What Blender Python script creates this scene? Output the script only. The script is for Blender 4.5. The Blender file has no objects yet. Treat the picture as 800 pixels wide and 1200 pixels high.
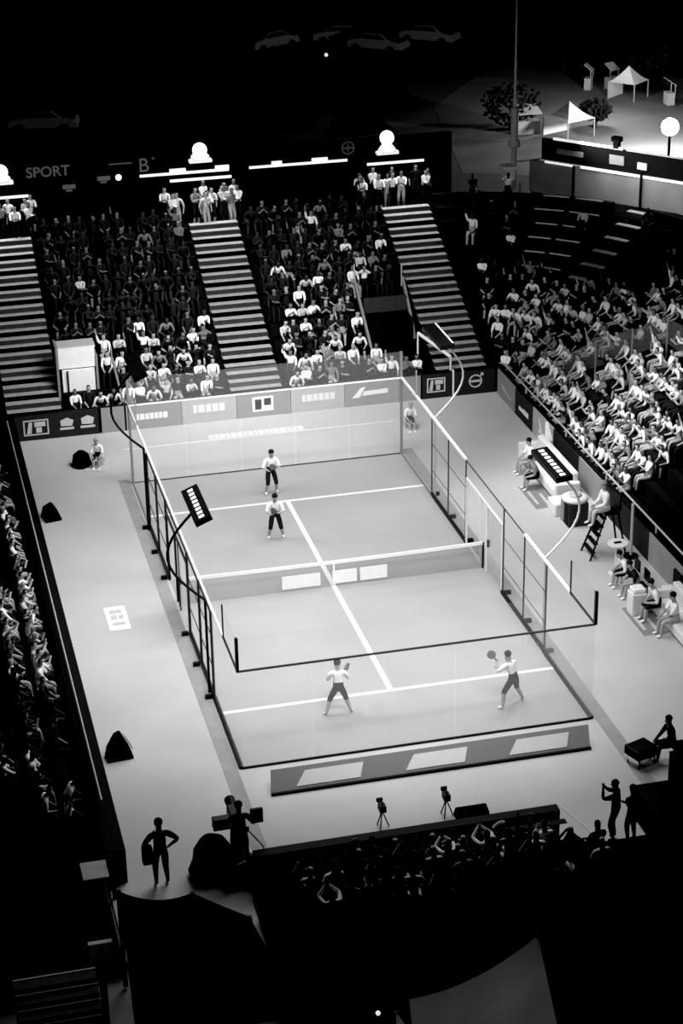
import bpy, bmesh, math, random
import numpy as np
from mathutils import Vector, Matrix, Quaternion
random.seed(7)
sc = bpy.context.scene
C = sc.collection
R = math.radians
PI = math.pi

# ------------------------------------------------------------------ camera
F = 2310.96
Rz = lambda a: Matrix.Rotation(a, 3, 'Z')
MC = Rz(-0.2344) @ Matrix.Rotation(1.1438, 3, 'X') @ Rz(-0.0177)
CP = Vector((-7.8503, -45.0119, 28.3214))
cam = bpy.data.cameras.new('camera')
cam.sensor_fit = 'VERTICAL'; cam.sensor_height = 24; cam.sensor_width = 16
cam.lens = 24 * F / 1200; cam.clip_end = 500
co = bpy.data.objects.new('camera', cam); C.objects.link(co)
co.matrix_world = Matrix.Translation(CP) @ MC.to_4x4()
sc.camera = co

def project(p):
    d = MC.transposed() @ (Vector(p) - CP)
    return 400 + F * d.x / -d.z, 600 - F * d.y / -d.z

# ------------------------------------------------------------------ materials
def mat(name, g, rough=.8, noise=0, scale=4, emit=0, bump=0, metal=0, g2=None):
    m = bpy.data.materials.new(name); m.use_nodes = True
    nt = m.node_tree; b = nt.nodes['Principled BSDF']
    b.inputs['Roughness'].default_value = rough
    b.inputs['Metallic'].default_value = metal
    b.inputs['Specular IOR Level'].default_value = .25 if g > .05 else .04
    b.inputs['Base Color'].default_value = (g, g, g, 1)
    if noise or bump:
        tc = nt.nodes.new('ShaderNodeTexCoord'); n = nt.nodes.new('ShaderNodeTexNoise')
        n.inputs['Scale'].default_value = scale; n.inputs['Detail'].default_value = 5
        nt.links.new(tc.outputs['Object'], n.inputs['Vector'])
        if noise:
            r = nt.nodes.new('ShaderNodeValToRGB')
            a = g * (1 - noise); c = g * (1 + noise) if g2 is None else g2
            r.color_ramp.elements[0].position = .3; r.color_ramp.elements[1].position = .7
            r.color_ramp.elements[0].color = (a, a, a, 1); r.color_ramp.elements[1].color = (c, c, c, 1)
            nt.links.new(n.outputs['Fac'], r.inputs['Fac']); nt.links.new(r.outputs['Color'], b.inputs['Base Color'])
        if bump:
            bp = nt.nodes.new('ShaderNodeBump'); bp.inputs['Strength'].default_value = bump
            nt.links.new(n.outputs['Fac'], bp.inputs['Height']); nt.links.new(bp.outputs['Normal'], b.inputs['Normal'])
    if emit:
        b.inputs['Emission Color'].default_value = (1, 1, 1, 1); b.inputs['Emission Strength'].default_value = emit
    return m

def veil(name, alpha, g=.8, gloss=.04, emit=0):
    """see-through glass or fine netting: mostly transparent, a little milky and a little glossy"""
    m = bpy.data.materials.new(name); m.use_nodes = True; nt = m.node_tree
    nt.nodes.clear(); out = nt.nodes.new('ShaderNodeOutputMaterial')
    tr = nt.nodes.new('ShaderNodeBsdfTransparent'); df = nt.nodes.new('ShaderNodeBsdfDiffuse')
    df.inputs['Color'].default_value = (g, g, g, 1)
    gl = nt.nodes.new('ShaderNodeBsdfGlossy'); gl.inputs['Roughness'].default_value = .15
    m1 = nt.nodes.new('ShaderNodeMixShader'); m2 = nt.nodes.new('ShaderNodeMixShader')
    tl = nt.nodes.new('ShaderNodeBsdfTranslucent'); tl.inputs['Color'].default_value = (g, g, g, 1)
    m3 = nt.nodes.new('ShaderNodeMixShader'); m3.inputs[0].default_value = .5
    nt.links.new(df.outputs[0], m3.inputs[1]); nt.links.new(tl.outputs[0], m3.inputs[2])
    m1.inputs[0].default_value = alpha; m2.inputs[0].default_value = gloss
    nt.links.new(tr.outputs[0], m1.inputs[1]); nt.links.new(m3.outputs[0], m1.inputs[2])
    nt.links.new(m1.outputs[0], m2.inputs[1]); nt.links.new(gl.outputs[0], m2.inputs[2])
    nt.links.new(m2.outputs[0], out.inputs[0])
    return m

M = dict(
    carpet=mat('carpet', .42, .9, .06, .35, g2=.46),
    court=mat('court_turf', .285, .9, .05, .5, g2=.30),
    strip=mat('grey_strip', .27, .9, .08, 2),
    behind=mat('runback', .34, .9, .05, .5),
    line=mat('white_line', .62, .8, .03, 3),
    asphalt=mat('asphalt', .10, .9, .2, .15, g2=.16),
    black=mat('black_paint', .006, .6, .1, 3),
    blackm=mat('black_metal', .008, .4, .1, 3),
    blackc=mat('black_cloth', .004, .95, .2, 2, bump=.2),
    deck=mat('dark_terrace', .004, .9, .3, 2),
    bench=mat('dark_bench', .006, .7, .2, 4),
    benchl=mat('pale_bench_edge', .5, .7, .2, 4),
    step=mat('stair_tread', .34, .8, .15, 5),
    riser=mat('stair_riser', .03, .9, .2, 5),
    white=mat('white_panel', .75, .6, .03, 4),
    whitec=mat('white_cloth', .62, .9, .06, 6, bump=.2),
    pale=mat('pale_grey', .45, .7, .05, 4),
    grey=mat('mid_grey', .2, .8, .08, 4),
    road=mat('road_surface', .16, .9, .25, .25), dimlit=mat('lit_panel', .78, .8, .05, 3),
    pale2=mat('pale_tent', .3, .9, .2, 1), pale3=mat('dull_pale', .3, .8, .1, 5),
    boarda=mat('board_mid_grey', .23, .7, .03, 4),
    boardb=mat('board_pale_grey', .36, .7, .03, 4),
    boardk=mat('board_black', .018, .6, .1, 4),
    metal=mat('steel_rail', .5, .4, .05, 8, metal=.3),
    rail=mat('pale_top_rail', .75, .5, .03, 8),
    tent=mat('tent_cloth', .16, .9, .25, .8, bump=.3),
    glow=mat('lamp_glow', .9, .5, .01, 3, emit=2.2),
    led=mat('led_tile', .8, .5, .01, 3, emit=.45),
    striplight=mat('strip_light', .8, .5, .01, 3, emit=.75),
    flood=mat('flood_glow', .9, .5, .01, 3, emit=14),
    dimwall=mat('lit_grey_wall', .2, .8, .15, 1),
    glass=veil('clear_glass', .07, .8, .03),
    netglass=veil('mesh_veil', .10, .55, .0),
    darknet=veil('dark_net', .30, .06, .0),
    endmesh=veil('end_mesh_veil', .16, .8, .0),
    slate=mat('slate_metal', .05, .5, .05, 6),
    awn=veil('smoky_glass', .30, .30, .03),
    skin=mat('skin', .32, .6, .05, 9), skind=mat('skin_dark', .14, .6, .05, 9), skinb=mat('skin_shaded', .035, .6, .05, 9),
    hair=mat('dark_hair', .012, .7, .2, 20), hairp=mat('fair_hair', .25, .7, .2, 20),
    swhite=mat('shirt_white', .80, .9, .05, 8), spale=mat('shirt_pale', .48, .9, .08, 8),
    sgrey=mat('shirt_grey', .16, .9, .1, 8), sdark=mat('shirt_dark', .015, .9, .1, 8),
    tdark=mat('trousers_dark', .012, .9, .1, 8), tpale=mat('trousers_pale', .35, .9, .1, 8),
    leaf=mat('dark_leaves', .02, .9, .4, 3), bark=mat('bark', .03, .9, .3, 5),
)

# ------------------------------------------------------------------ helpers
def tag(o, label=None, cat=None, group=None, kind=None):
    if label: o['label'] = label
    if cat: o['category'] = cat
    if group: o['group'] = group
    if kind: o['kind'] = kind
    return o

def empty(name, loc=(0, 0, 0), rz=0, label=None, cat=None, group=None, kind=None):
    o = bpy.data.objects.new(name, None); C.objects.link(o)
    o.location = loc; o.rotation_euler = (0, 0, rz); o.empty_display_size = .2
    return tag(o, label, cat, group, kind)

class MB:
    def __init__(s): s.bm = bmesh.new()
    def box(s, a, b, rz=0, piv=None):
        x0, y0, z0 = a; x1, y1, z1 = b
        vs = [s.bm.verts.new(v) for v in ((x0,y0,z0),(x1,y0,z0),(x1,y1,z0),(x0,y1,z0),(x0,y0,z1),(x1,y0,z1),(x1,y1,z1),(x0,y1,z1))]
        for f in ((3,2,1,0),(4,5,6,7),(0,1,5,4),(1,2,6,5),(2,3,7,6),(3,0,4,7)): s.bm.faces.new([vs[i] for i in f])
        if rz:
            bmesh.ops.rotate(s.bm, verts=vs, cent=piv or ((x0+x1)/2,(y0+y1)/2,0), matrix=Rz(rz))
        return s
    def bar(s, a, b, r, n=8, r2=None):
        a = Vector(a); b = Vector(b); d = (b - a)
        if d.length < 1e-6: return s
        q = d.to_track_quat('Z', 'Y').to_matrix(); r2 = r if r2 is None else r2
        A = []; B = []
        for i in range(n):
            t = 2*PI*i/n + PI/n; v = Vector((math.cos(t), math.sin(t), 0))
            A.append(s.bm.verts.new(a + q @ (v*r))); B.append(s.bm.verts.new(b + q @ (v*max(r2, 1e-4))))
        for i in range(n): s.bm.faces.new([A[i], A[(i+1)%n], B[(i+1)%n], B[i]])
        s.bm.faces.new(A[::-1]); s.bm.faces.new(B); return s
    def path(s, pts, r, n=8):
        for a, b in zip(pts, pts[1:]): s.bar(a, b, r, n)
        return s
    def poly(s, pts, th=None):
        vs = [s.bm.verts.new(p) for p in pts]; s.bm.faces.new(vs)
        if th:
            w = [s.bm.verts.new(Vector(p) + Vector(th)) for p in pts]; s.bm.faces.new(w[::-1])
            for i in range(len(vs)): s.bm.faces.new([vs[i-1], w[i-1], w[i], vs[i]])
        return s
    def lathe(s, c, prof, n=16, axis=None):
        rings = []
        for r, z in prof:
            rings.append([s.bm.verts.new((c[0]+r*math.cos(2*PI*i/n), c[1]+r*math.sin(2*PI*i/n), c[2]+z)) for i in range(n)])
        for a, b in zip(rings, rings[1:]):
            for i in range(n): s.bm.faces.new([a[i], a[(i+1)%n], b[(i+1)%n], b[i]])
        s.bm.faces.new(rings[0][::-1]); s.bm.faces.new(rings[-1]); return s
    def ball(s, c, r, sc_=(1,1,1), n=12):
        ret = bmesh.ops.create_uvsphere(s.bm, u_segments=n, v_segments=max(6, n*2//3), radius=r)
        for v in ret['verts']: v.co = Vector(c) + Vector((v.co.x*sc_[0], v.co.y*sc_[1], v.co.z*sc_[2]))
        return s
    def build(s, name, m, parent=None, bevel=0, smooth=False, loc=None, rz=0):
        me = bpy.data.meshes.new(name)
        bmesh.ops.recalc_face_normals(s.bm, faces=s.bm.faces)
        s.bm.to_mesh(me); s.bm.free()
        me.materials.append(M[m] if isinstance(m, str) else m)
        if smooth:
            for p in me.polygons: p.use_smooth = True
        o = bpy.data.objects.new(name, me); C.objects.link(o)
        if parent: o.parent = parent
        if loc: o.location = loc
        if rz: o.rotation_euler = (0, 0, rz)
        if bevel:
            b = o.modifiers.new('bevel', 'BEVEL'); b.width = bevel; b.segments = 2; b.limit_method = 'ANGLE'
        return o

def box(name, a, b, m, parent=None, bevel=0): return MB().box(a, b).build(name, m, parent, bevel)
ORD = ['first','second','third','fourth','fifth','sixth','seventh','eighth','ninth','tenth','eleventh','twelfth','thirteenth','fourteenth',
       'fifteenth','sixteenth','seventeenth','eighteenth','nineteenth','twentieth'] + ['twenty-' + x for x in
       'first second third fourth fifth sixth seventh eighth ninth'.split()] + ['thirtieth'] + ['thirty-' + x for x in
       'first second third fourth fifth sixth seventh eighth ninth'.split()] + ['fortieth'] + ['forty-' + x for x in 'first second third fourth fifth sixth seventh eighth ninth'.split()] + ['fiftieth'] + ['fifty-' + x for x in 'first second third fourth fifth'.split()]

def text_mesh(name, s, size, m, loc, rot, parent=None, extrude=.01, bold=0):
    cu = bpy.data.curves.new(name, 'FONT'); cu.body = s; cu.size = size; cu.extrude = extrude; cu.offset = bold
    cu.align_x = 'CENTER'; cu.align_y = 'CENTER'
    t = bpy.data.objects.new(name, cu); C.objects.link(t)
    bpy.context.view_layer.update()
    me = bpy.data.meshes.new_from_object(t.evaluated_get(bpy.context.evaluated_depsgraph_get()))
    bpy.data.objects.remove(t)
    me.materials.clear(); me.materials.append(M[m])
    o = bpy.data.objects.new(name, me); C.objects.link(o); o.location = loc; o.rotation_euler = rot
    if parent: o.parent = parent
    return o

# ------------------------------------------------------------------ ground and court surface
tag(box('ground', (-60, -60, -.25), (120, 260, -.06), 'asphalt'), 'dark open ground around the arena', 'ground', kind='structure')
tag(box('floor', (-4.2, -8.2, -.06), (15.4, 25.1, 0), 'carpet'), 'light grey carpet around the court', 'floor', kind='structure')
court = empty('court_surface', label='darker rectangular playing surface with white lines', cat='court', kind='structure')
box('turf', (0, 0, .0), (10, 20, .008), 'court', court)
mb = MB()
for y in (3.05, 16.95): mb.box((.03, y-.07, .008), (9.97, y+.07, .013))
mb.box((4.92, 3.12, .008), (5.08, 16.88, .013))
mb.build('court_lines', 'line', court)
box('trim_1', (-.5, -3.8, 0), (-.1, 20.4, .006), 'strip')['kind'] = 'structure'
box('trim_2', (10.1, -3.8, 0), (10.5, 20.4, .006), 'strip')['kind'] = 'structure'
tag(bpy.data.objects['trim_1'], 'dark strip on the floor left of the court', 'floor strip')
tag(bpy.data.objects['trim_2'], 'dark strip on the floor right of the court', 'floor strip')
fl = MB().box((.1, 23.2, .0), (10.6, 23.27, .006)).build('trim_3', 'line')
tag(fl, 'thin pale line across the floor behind the far glass', 'floor line', kind='structure')
fm = MB()
xx = 3.4
while xx < 7.1:
    w = random.uniform(.12, .3); fm.box((xx, 23.33, .0), (min(xx+w, 7.1), 23.75, .006)); xx += w + .04
tag(fm.build('floor_decal', 'line'), 'long white lettering strip on the floor behind the far glass', 'floor decal')
fd = empty('floor_sticker', (-2.02, 9.7, 0), 0, 'white rectangular sticker on the carpet left of the court', 'floor sticker')
box('sticker_sheet', (-.33, -.8, 0), (.33, .8, .006), 'white', fd)
mb = MB()
for a, b in (((-.2, .3), (.18, .55)), ((-.2, -.1), (0, .2)), ((.05, -.1), (.2, .2)), ((-.2, -.5), (.2, -.3))):
    mb.box((a[0], a[1], .006), (b[0], b[1], .009))
mb.build('printed_mark', 'pale', fd)

# ------------------------------------------------------------------ glass enclosure
def glass_end(name, y, label):
    e = empty(name, (0, y, 0), 0, label, 'glass wall')
    for k in range(5):
        box('glass_pane', (2*k+.01, -.006, .05), (2*k+1.99, .006, 3), 'glass', e)
    MB().poly([(0,0,3),(10,0,3),(10,0,4),(0,0,4)]).build('wire_mesh', 'netglass' if y < 5 else 'endmesh', e)
    box('base_rail', (0, -.03, 0), (10, .03, .05 if y < 5 else .035), 'blackm' if y < 5 else 'slate', e)
    box('middle_rail', (0, -.02, 2.97), (10, .02, 3.02), 'slate' if y < 5 else 'rail', e)
    for x in (0, 10):
        m = MB().box((x-.04, -.05, 3 if y < 5 else 0), (x+.04, .05, 4))
        m.build('corner_post', 'blackm' if y < 5 else 'grey', e)
    return e
glass_end('glass_back_wall', 0, 'clear glass end wall nearest the camera with dark base rail')
glass_end('glass_back_wall', 20, 'clear glass end wall in front of the far advertising boards')

def side(x, lab):
    left = x == 0
    out = -1 if left else 1
    e = empty('side_fence', (x, 0, 0), 0, lab, 'court fence')
    for y0, y1 in ((0, 2), (2, 4), (16, 18), (18, 20)):
        box('glass_pane', (-.006, y0+.01, .05), (.006, y1-.01, 3), 'glass', e)
        if y0 in (0, 18): MB().poly([(0,y0,3),(0,y1,3),(0,y1,4),(0,y0,4)]).build('wire_mesh', 'netglass', e)
    r = .035 if left else .020
    thin = 'blackm' if left else 'slate'
    box('mesh_post', (-.02, 1.98, 3), (.02, 2.02, 4), thin, e); box('mesh_rail', (-.025, 0, 2.97), (.025, 2, 3.02), 'blackm', e)
    box('mesh_post', (-.02, 17.98, 3), (.02, 18.02, 4), 'grey', e)
    for y in (4, 6, 8, 12, 14, 16):
        p = box('fence_post', (-r, y-r, 0), (r, y+r, 2.78 if left else 3), thin, e)
        box('post_foot', (out*.02 - .1 + out*.15, y-.06, 0), (out*.02 + .1 + out*.15, y+.06, .12), 'blackm', p)
    for y0 in (4, 6, 12, 14):
        MB().poly([(0,y0,.1),(0,y0+2,.1),(0,y0+2,3),(0,y0,3)]).build('wire_mesh', 'netglass', e)
    MB().poly([(0,8,2.4),(0,12,2.4),(0,12,3),(0,8,3)]).build('wire_mesh', 'netglass', e)
    q = .012 if left else .008
    for z in (1.0, 2.0):
        for a, b in ((4, 8), (12, 16)): box('cross_rail', (-q, a, z-q), (q, b, z+q), thin, e)
    if left:
        box('black_rail', (-.02, 4, 2.74), (.02, 16, 2.78), 'blackm', e)
        box('glare_top_edge', (-.025, 2, 2.98), (.025, 20, 3.03), 'rail', e)  # pale edge painted in for the glare along the fence top
    else:
        box('glare_top_edge', (-.04, 12, 2.98), (.04, 20, 3.05), 'rail', e)  # pale only along the stretches where glare is painted in
        box('dark_rail', (-.015, 6, 2.98), (.015, 12, 3.01), 'slate', e)
        box('glare_top_edge', (-.04, 2, 2.98), (.04, 6, 3.04), 'rail', e)
    box('base_rail', (-.06, 0, 0), (.06, 4, .07), 'blackm', e)
    box('base_rail', (-.03, 16, 0), (.03, 20, .05), 'grey', e)
    for a, b in ((4, 8.1), (11.9, 16)):
        box('kick_board', (-.04, a, 0), (.04, b, .14), 'blackm', e)
    # entrance beside the net post: white posts, open door leaf of frosted glass
    for y in (8.1, 9.7, 10.3, 11.9):
        box('entrance_post', (-.03, y-.03, 0), (.03, y+.03, 2.4), 'rail' if not left else 'blackm', e)
    box('entrance_lintel', (-.03, 8.1, 2.36), (.03, 11.9, 2.42), 'rail' if not left else 'blackm', e)
    d = box('door_leaf', (-.01, 8.15, .1), (.01, 9.65, 2.34), 'frost', e)
    box('door_handle', (-.05, 9.45, 1.0), (.05, 9.5, 1.25), 'blackm', d)
    return e
M['frost'] = veil('frosted_door', .35, .8, .02)
side(0, 'left side fence of black posts and glass ends, small lamp arms above')
side(10, 'right side fence of thin posts and glass ends, beside the players\' benches')

# net
net = empty('tennis_net', (0, 10, 0), 0, 'low dark net with white tape across the middle of the court', 'net')
mb = MB()
N = 20
for i in range(N):
    a, b = 10*i/N, 10*(i+1)/N
    h = lambda x: .88 + .04*((x-5)/5)**2
    mb.poly([(a,0,.02),(b,0,.02),(b,0,h(b)),(a,0,h(a))])
mb.build('net_mesh', 'darknet', net)
mb = MB()
for i in range(N):
    a, b = 10*i/N, 10*(i+1)/N
    mb.poly([(a,-.02,h(a)-.07),(b,-.02,h(b)-.07),(b,-.02,h(b)+.04),(a,-.02,h(a)+.04)], (0,.04,0))
mb.build('white_tape', 'rail', net)
box('centre_strap', (4.97, -.025, 0), (5.03, -.02, .86), 'rail', net)
for a, b in ((3.3, 4.55), (4.95, 5.75), (5.85, 6.75)): box('banner', (a, -.03, .12), (b, -.022, .58), 'white', net)
for x in (.02, 9.98): MB().bar((x,0,0),(x,0,.95),.035).build('net_post','blackm',net)

# court lamps on bowed poles
def court_lamp(x, y, lab):
    s = -1 if x < 5 else 1
    e = empty('court_light', (x + s*.08, y, 0), 0, lab, 'floodlight', 'court lights on bowed poles')
    pts = []
    for k in range(13):
        t = k/12; z = 3 + 2.75*t
        pts.append((s*(1.0*math.sin(PI*t*.93)), 0, z))
    MB().bar((0, 0, 0), (0, 0, 3), .04).path(pts, .04 if s < 0 else .035, 8).build('pole', 'blackm' if s < 0 else 'metal', e)
    tilt = s*.35
    h = MB(); h.box((-.25, -1.1, -.08), (.25, 1.1, .08))
    bmesh.ops.rotate(h.bm, verts=h.bm.verts[:], cent=(0,0,0), matrix=Matrix.Rotation(-R(22) if s < 0 else R(-6), 3, 'Y'))
    bmesh.ops.translate(h.bm, verts=h.bm.verts[:], vec=(s*.1, 0, 5.95))
    hd = h.build('lamp_head', 'blackm', e)
    def tilt(q):
        bmesh.ops.rotate(q.bm, verts=q.bm.verts[:], cent=(0,0,0), matrix=Matrix.Rotation(-R(22) if s < 0 else R(-6), 3, 'Y'))
        bmesh.ops.translate(q.bm, verts=q.bm.verts[:], vec=(s*.1, 0, 5.95)); return q
    if y < 10:
        for k in range(8): tilt(MB().box((-.08, -1.0+.255*k, .081), (.08, -1.0+.255*k+.15, .09))).build('lit_tile', 'led', hd)
    elif s > 0: tilt(MB().box((.19, -1.05, .081), (.24, 1.05, .09))).build('lit_edge', 'led', hd)
    u = MB().box((-.22, -1.05, -.09), (.22, 1.05, -.081))
    bmesh.ops.rotate(u.bm, verts=u.bm.verts[:], cent=(0,0,0), matrix=Matrix.Rotation(-R(22) if s < 0 else R(-6), 3, 'Y'))
    bmesh.ops.translate(u.bm, verts=u.bm.verts[:], vec=(s*.1, 0, 5.95))
    u.build('led_panel', 'led', hd)
    ld = bpy.data.lights.new('court_lamp', 'AREA'); ld.shape = 'RECTANGLE'; ld.size = .5; ld.size_y = 2.2; ld.energy = 240
    lo = bpy.data.objects.new('court_lamp', ld); C.objects.link(lo)
    lo.location = (x + s*.0, y, 5.7); lo.rotation_euler = (0, -s*R(-40), 0)
    return e
court_lamp(0, 4.35, 'black lamp head with lit tiles above the left fence, near end')
court_lamp(0, 15.9, 'black lamp head above the left fence, far end')
court_lamp(10, 4.35, 'black lamp head on pale bowed pole above the right fence, near end')
court_lamp(10, 15.9, 'pale bowed lamp pole above the right fence, far end')

# ------------------------------------------------------------------ arena walls and boards
def board(name, a, b, z1, m, marks, label, base=0, facing=1, group='advertising boards around the floor'):
    """board along a->b, marks: list of (u0,v0,u1,v1,kind) in metres from a; facing side is to the right hand of a->b"""
    a = Vector((a[0], a[1], 0)); b = Vector((b[0], b[1], 0)); L = (b-a).length; ang = math.atan2((b-a).y, (b-a).x)
    e = empty(name, a, ang, label, 'advertising board', group)
    box('board_panel', (.01, 0, base), (L-.01, .05, z1), m, e)
    for mk in marks:
        k = mk[4]; u0, v0, u1, v1 = mk[:4]; mm = mk[5] if len(mk) > 5 else 'white'
        s = MB()
        if k == 'bar': s.box((u0, -.012, v0), (u1, 0, v1))
        elif k == 'ring':
            cx, cz, r = (u0+u1)/2, (v0+v1)/2, (v1-v0)/2
            pts = [(cx+r*math.cos(2*PI*i/24), -.01, cz+r*math.sin(2*PI*i/24)) for i in range(25)]
            s.path(pts, .03, 6); s.box((cx-r, -.012, cz-.045), (cx+r, 0, cz+.045))
            s.path([(cx+r*.7, -.01, cz+r*.7), (cx+r*1.25, -.01, cz+r*1.25)], .03, 6)
            s.path([(cx+r*.85, -.01, cz+r*1.25), (cx+r*1.25, -.01, cz+r*1.25), (cx+r*1.25, -.01, cz+r*.85)], .025, 6)
        elif k == 'frame':
            t = .05
            s.box((u0,-.012,v0),(u1,0,v0+t)).box((u0,-.012,v1-t),(u1,0,v1)).box((u0,-.012,v0+t),(u0+t,0,v1-t)).box((u1-t,-.012,v0+t),(u1,0,v1-t))
            w = u1-u0; hh = v1-v0
            s.poly([(u0+.12*w,0-.012,v0+.12*hh),(u0+.30*w,-.012,v0+.12*hh),(u0+.36*w,-.012,v1-.15*hh),(u0+.22*w,-.012,v1-.15*hh)],(0,.012,0))
            s.box((u0+.44*w,-.012,v0+.55*hh),(u0+.88*w,0,v0+.85*hh)).box((u0+.5*w,-.012,v0+.15*hh),(u0+.72*w,0,v0+.5*hh))
        elif k == 'arrow':
            s.poly([(u0,-.012,v0),(u0+.3,-.012,v0),(u0+.55,-.012,v1),(u0+.35,-.012,v1-.05)],(0,.012,0))
            s.poly([(u0+.4,-.012,v0+.07),(u1,-.012,v0+.10),(u1,-.012,v0+.28),(u0+.5,-.012,v0+.25)],(0,.012,0))
        elif k == 'emblem':
            cx = (u0+u1)/2; s.box((u0,-.012,v0),(u1,0,v0+.09))
            s.poly([(cx-.22,-.012,v0+.16),(cx+.2,-.012,v0+.14),(cx+.26,-.012,v1-.12),(cx+.02,-.012,v1),(cx-.24,-.012,v1-.1)],(0,.012,0))
        elif k == 'swoosh':
            s.poly([(u0,-.012,v1),(u1,-.012,v0+.1),(u1,-.012,v0),(u0+.2,-.012,v0+.12)],(0,.012,0))
        s.build('printed_logo', mm, e)
    return e
# text drawn as simple block letters (illegible in the photo)
def T(u0, v0, u1, v1, m='white'):
    out = []; x = u0; rr = random.Random(int(u0*77+v0*91)); h = v1-v0
    while x < u1-.03:
        w = min(rr.uniform(.45, .8)*h, u1-x); out.append((x, v0, x+w, v1 - (h*.25 if rr.random() < .3 else 0), 'bar', m)); x += w+h*.14
    return out
YB = 25.1
Mn = 'boards'
board('advertising_board', (-3.75, YB), (-.55, YB), 1.0, 'boardk', [(.35,.2,1.3,.82,'frame','pale')] + [(1.72,.3,2.25,.78,'emblem','pale'),(2.5,.3,3.05,.8,'emblem','pale')], 'black board with framed figure logo and two emblems, far left corner')
specs = [(-.45, .45, 'boarda', [], 'narrow grey board behind the far left court corner'),
 (.5, 2.65, 'boarda', T(.35,.38,1.6,.62), 'mid grey board with white lettering at left end behind far glass'),
 (2.65, 4.8, 'boardb', T(.45,.42,1.75,.74,'line'), 'pale grey board with block lettering, left of centre behind far glass'),
 (4.8, 6.95, 'boarda', [(.62,.22,1.45,.82,'bar','white'),(.72,.3,.98,.72,'bar','boarda'),(1.08,.45,1.36,.74,'bar','boarda')], 'darker grey board with white square logo, middle of far boards'),
 (6.95, 9.1, 'boardb', T(.45,.42,1.75,.70,'line'), 'pale grey board with block lettering, right of centre behind far glass'),
 (9.1, 11.3, 'boarda', [(.3,.35,1.75,.8,'arrow','white')], 'mid grey board with white arrow-shaped lettering behind far glass'),
 (11.3, 12.2, 'boarda', [], 'narrow grey board behind the far right court corner'),
 (12.25, 13.5, 'boardk', [(.2,.25,.95,.85,'frame','pale')], 'black board with framed square logo, right of the far court corner'),
 (13.55, 15.3, 'boardk', [(.65,.3,1.15,.8,'ring','pale')], 'black board with pale ring and arrow logo, far right corner')]
for x0, x1, m, mk, lab in specs: board('advertising_board', (x0, YB), (x1, YB), 1.0, m, mk, lab)
tag(MB().box((13.5,YB-.02,0),(13.56,YB+.1,1.1)).build('board_post','rail'), 'pale upright between the two black far right boards', 'post')
# right barrier, facing -x : run from far to near
rb = [(24.9, 22.7, 'boarda', [(.5,.3,1.7,.62,'swoosh','boardb')], 'grey board with faint swoosh, right barrier beside far corner'),
 (22.7, 20.6, 'boardk', T(.5,.35,1.6,.55), 'black board with short white lettering, right barrier'),
 (20.6, 18.3, 'boardb', [(.7,.3,1.1,.85,'swoosh','white'),(.7,.3,1.5,.42,'bar','white')], 'pale grey board with white hooked logo, right barrier'),
 (18.3, 15.6, 'boardk', [], 'plain black board behind the far players\' bench'),
 (15.6, 13.2, 'boarda', [], 'plain grey board behind the cooler, right barrier'),
 (13.2, 9.0, 'boardk', [], 'plain black board behind the umpire chair'),
 (9.0, 6.2, 'boarda', [], 'plain grey board beside the near players\' bench'),
 (6.2, 0.0, 'boardk', [], 'plain black board behind the near players\' bench')]
for y0, y1, m, mk, lab in rb: board("advertising_board", (15.3, y0), (15.3, y1), 1.05, m, mk, lab)
box('wall_right', (15.4, -6, 0), (15.55, 25.2, 1.05), 'black')['kind'] = 'structure'
box('wall_left', (-4.2, -4.4, 0), (-3.72, 25.2, .95), 'black')['kind'] = 'structure'
box('wall_back', (-9.5, 25.2, 0), (15.6, 25.4, .98), 'black')['kind'] = 'structure'
nf = box('wall_front', (-.75, -5.6, 0), (7.05, -5.3, 1.0), 'black'); nf['kind'] = 'structure'
tag(bpy.data.objects['wall_right'], 'low black wall in front of the right stand', 'wall')
tag(bpy.data.objects['wall_left'], 'low black wall in front of the left stand', 'wall')
tag(bpy.data.objects['wall_back'], 'low black wall behind the far boards', 'wall')
tag(nf, 'low black wall along the near edge of the floor', 'wall')
def handrail(name, pts, r, m, posts, lab):
    e = empty(name, pts[0], 0, lab, 'handrail')
    o = Vector(pts[0]); MB().path([Vector(p)-o for p in pts], r).build('top_tube', m, e)
    for p in posts: MB().bar(Vector(p[:3])-o, Vector(p[:3])-o-Vector((0,0,p[3])), r).build('rail_post', m, e)
    return e
handrail('handrail', [(15.5, 24.6, 1.3), (15.5, 4.5, 1.3)], .035, 'metal', [(15.5, y, 1.3, .3) for y in (22, 17.5, 13.4, 8.9)], 'pale metal rail along the top of the right barrier')
handrail('handrail', [(-4.02, 24.5, 1.12), (-4.02, -2.3, 1.12)], .022, 'metal', [(-4.02, y, 1.12, .2) for y in (22, 17, 12, 7, 2)], 'thin metal rail along the top of the left wall')
# low board standing in front of the near glass
e = empty('advertising_board', (0, -1.5, 0), 0, 'long low grey board with three white logos in front of near glass', 'advertising board')
mb = MB(); mb.poly([(.5,0,.05),(9.4,0,.05),(9.5,.45,.5),(.6,.45,.5)], (0,.04,-.02)); mb.build('board_panel', 'boarda', e)
box('black_foot', (.5, -.06, 0), (9.42, .03, .07), 'blackm', e)
for x0, x1 in ((1.2, 3.1), (4.2, 6.0), (7.1, 8.9)):
    mb = MB(); mb.poly([(x0,-.006+.07,.05+.07+.012),(x1-.15,.07-.006,.132),(x1,.35,.412),(x0+.3,.35,.412)],(0,-.006,.006)); mb.build('printed_logo', 'white', e)

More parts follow.
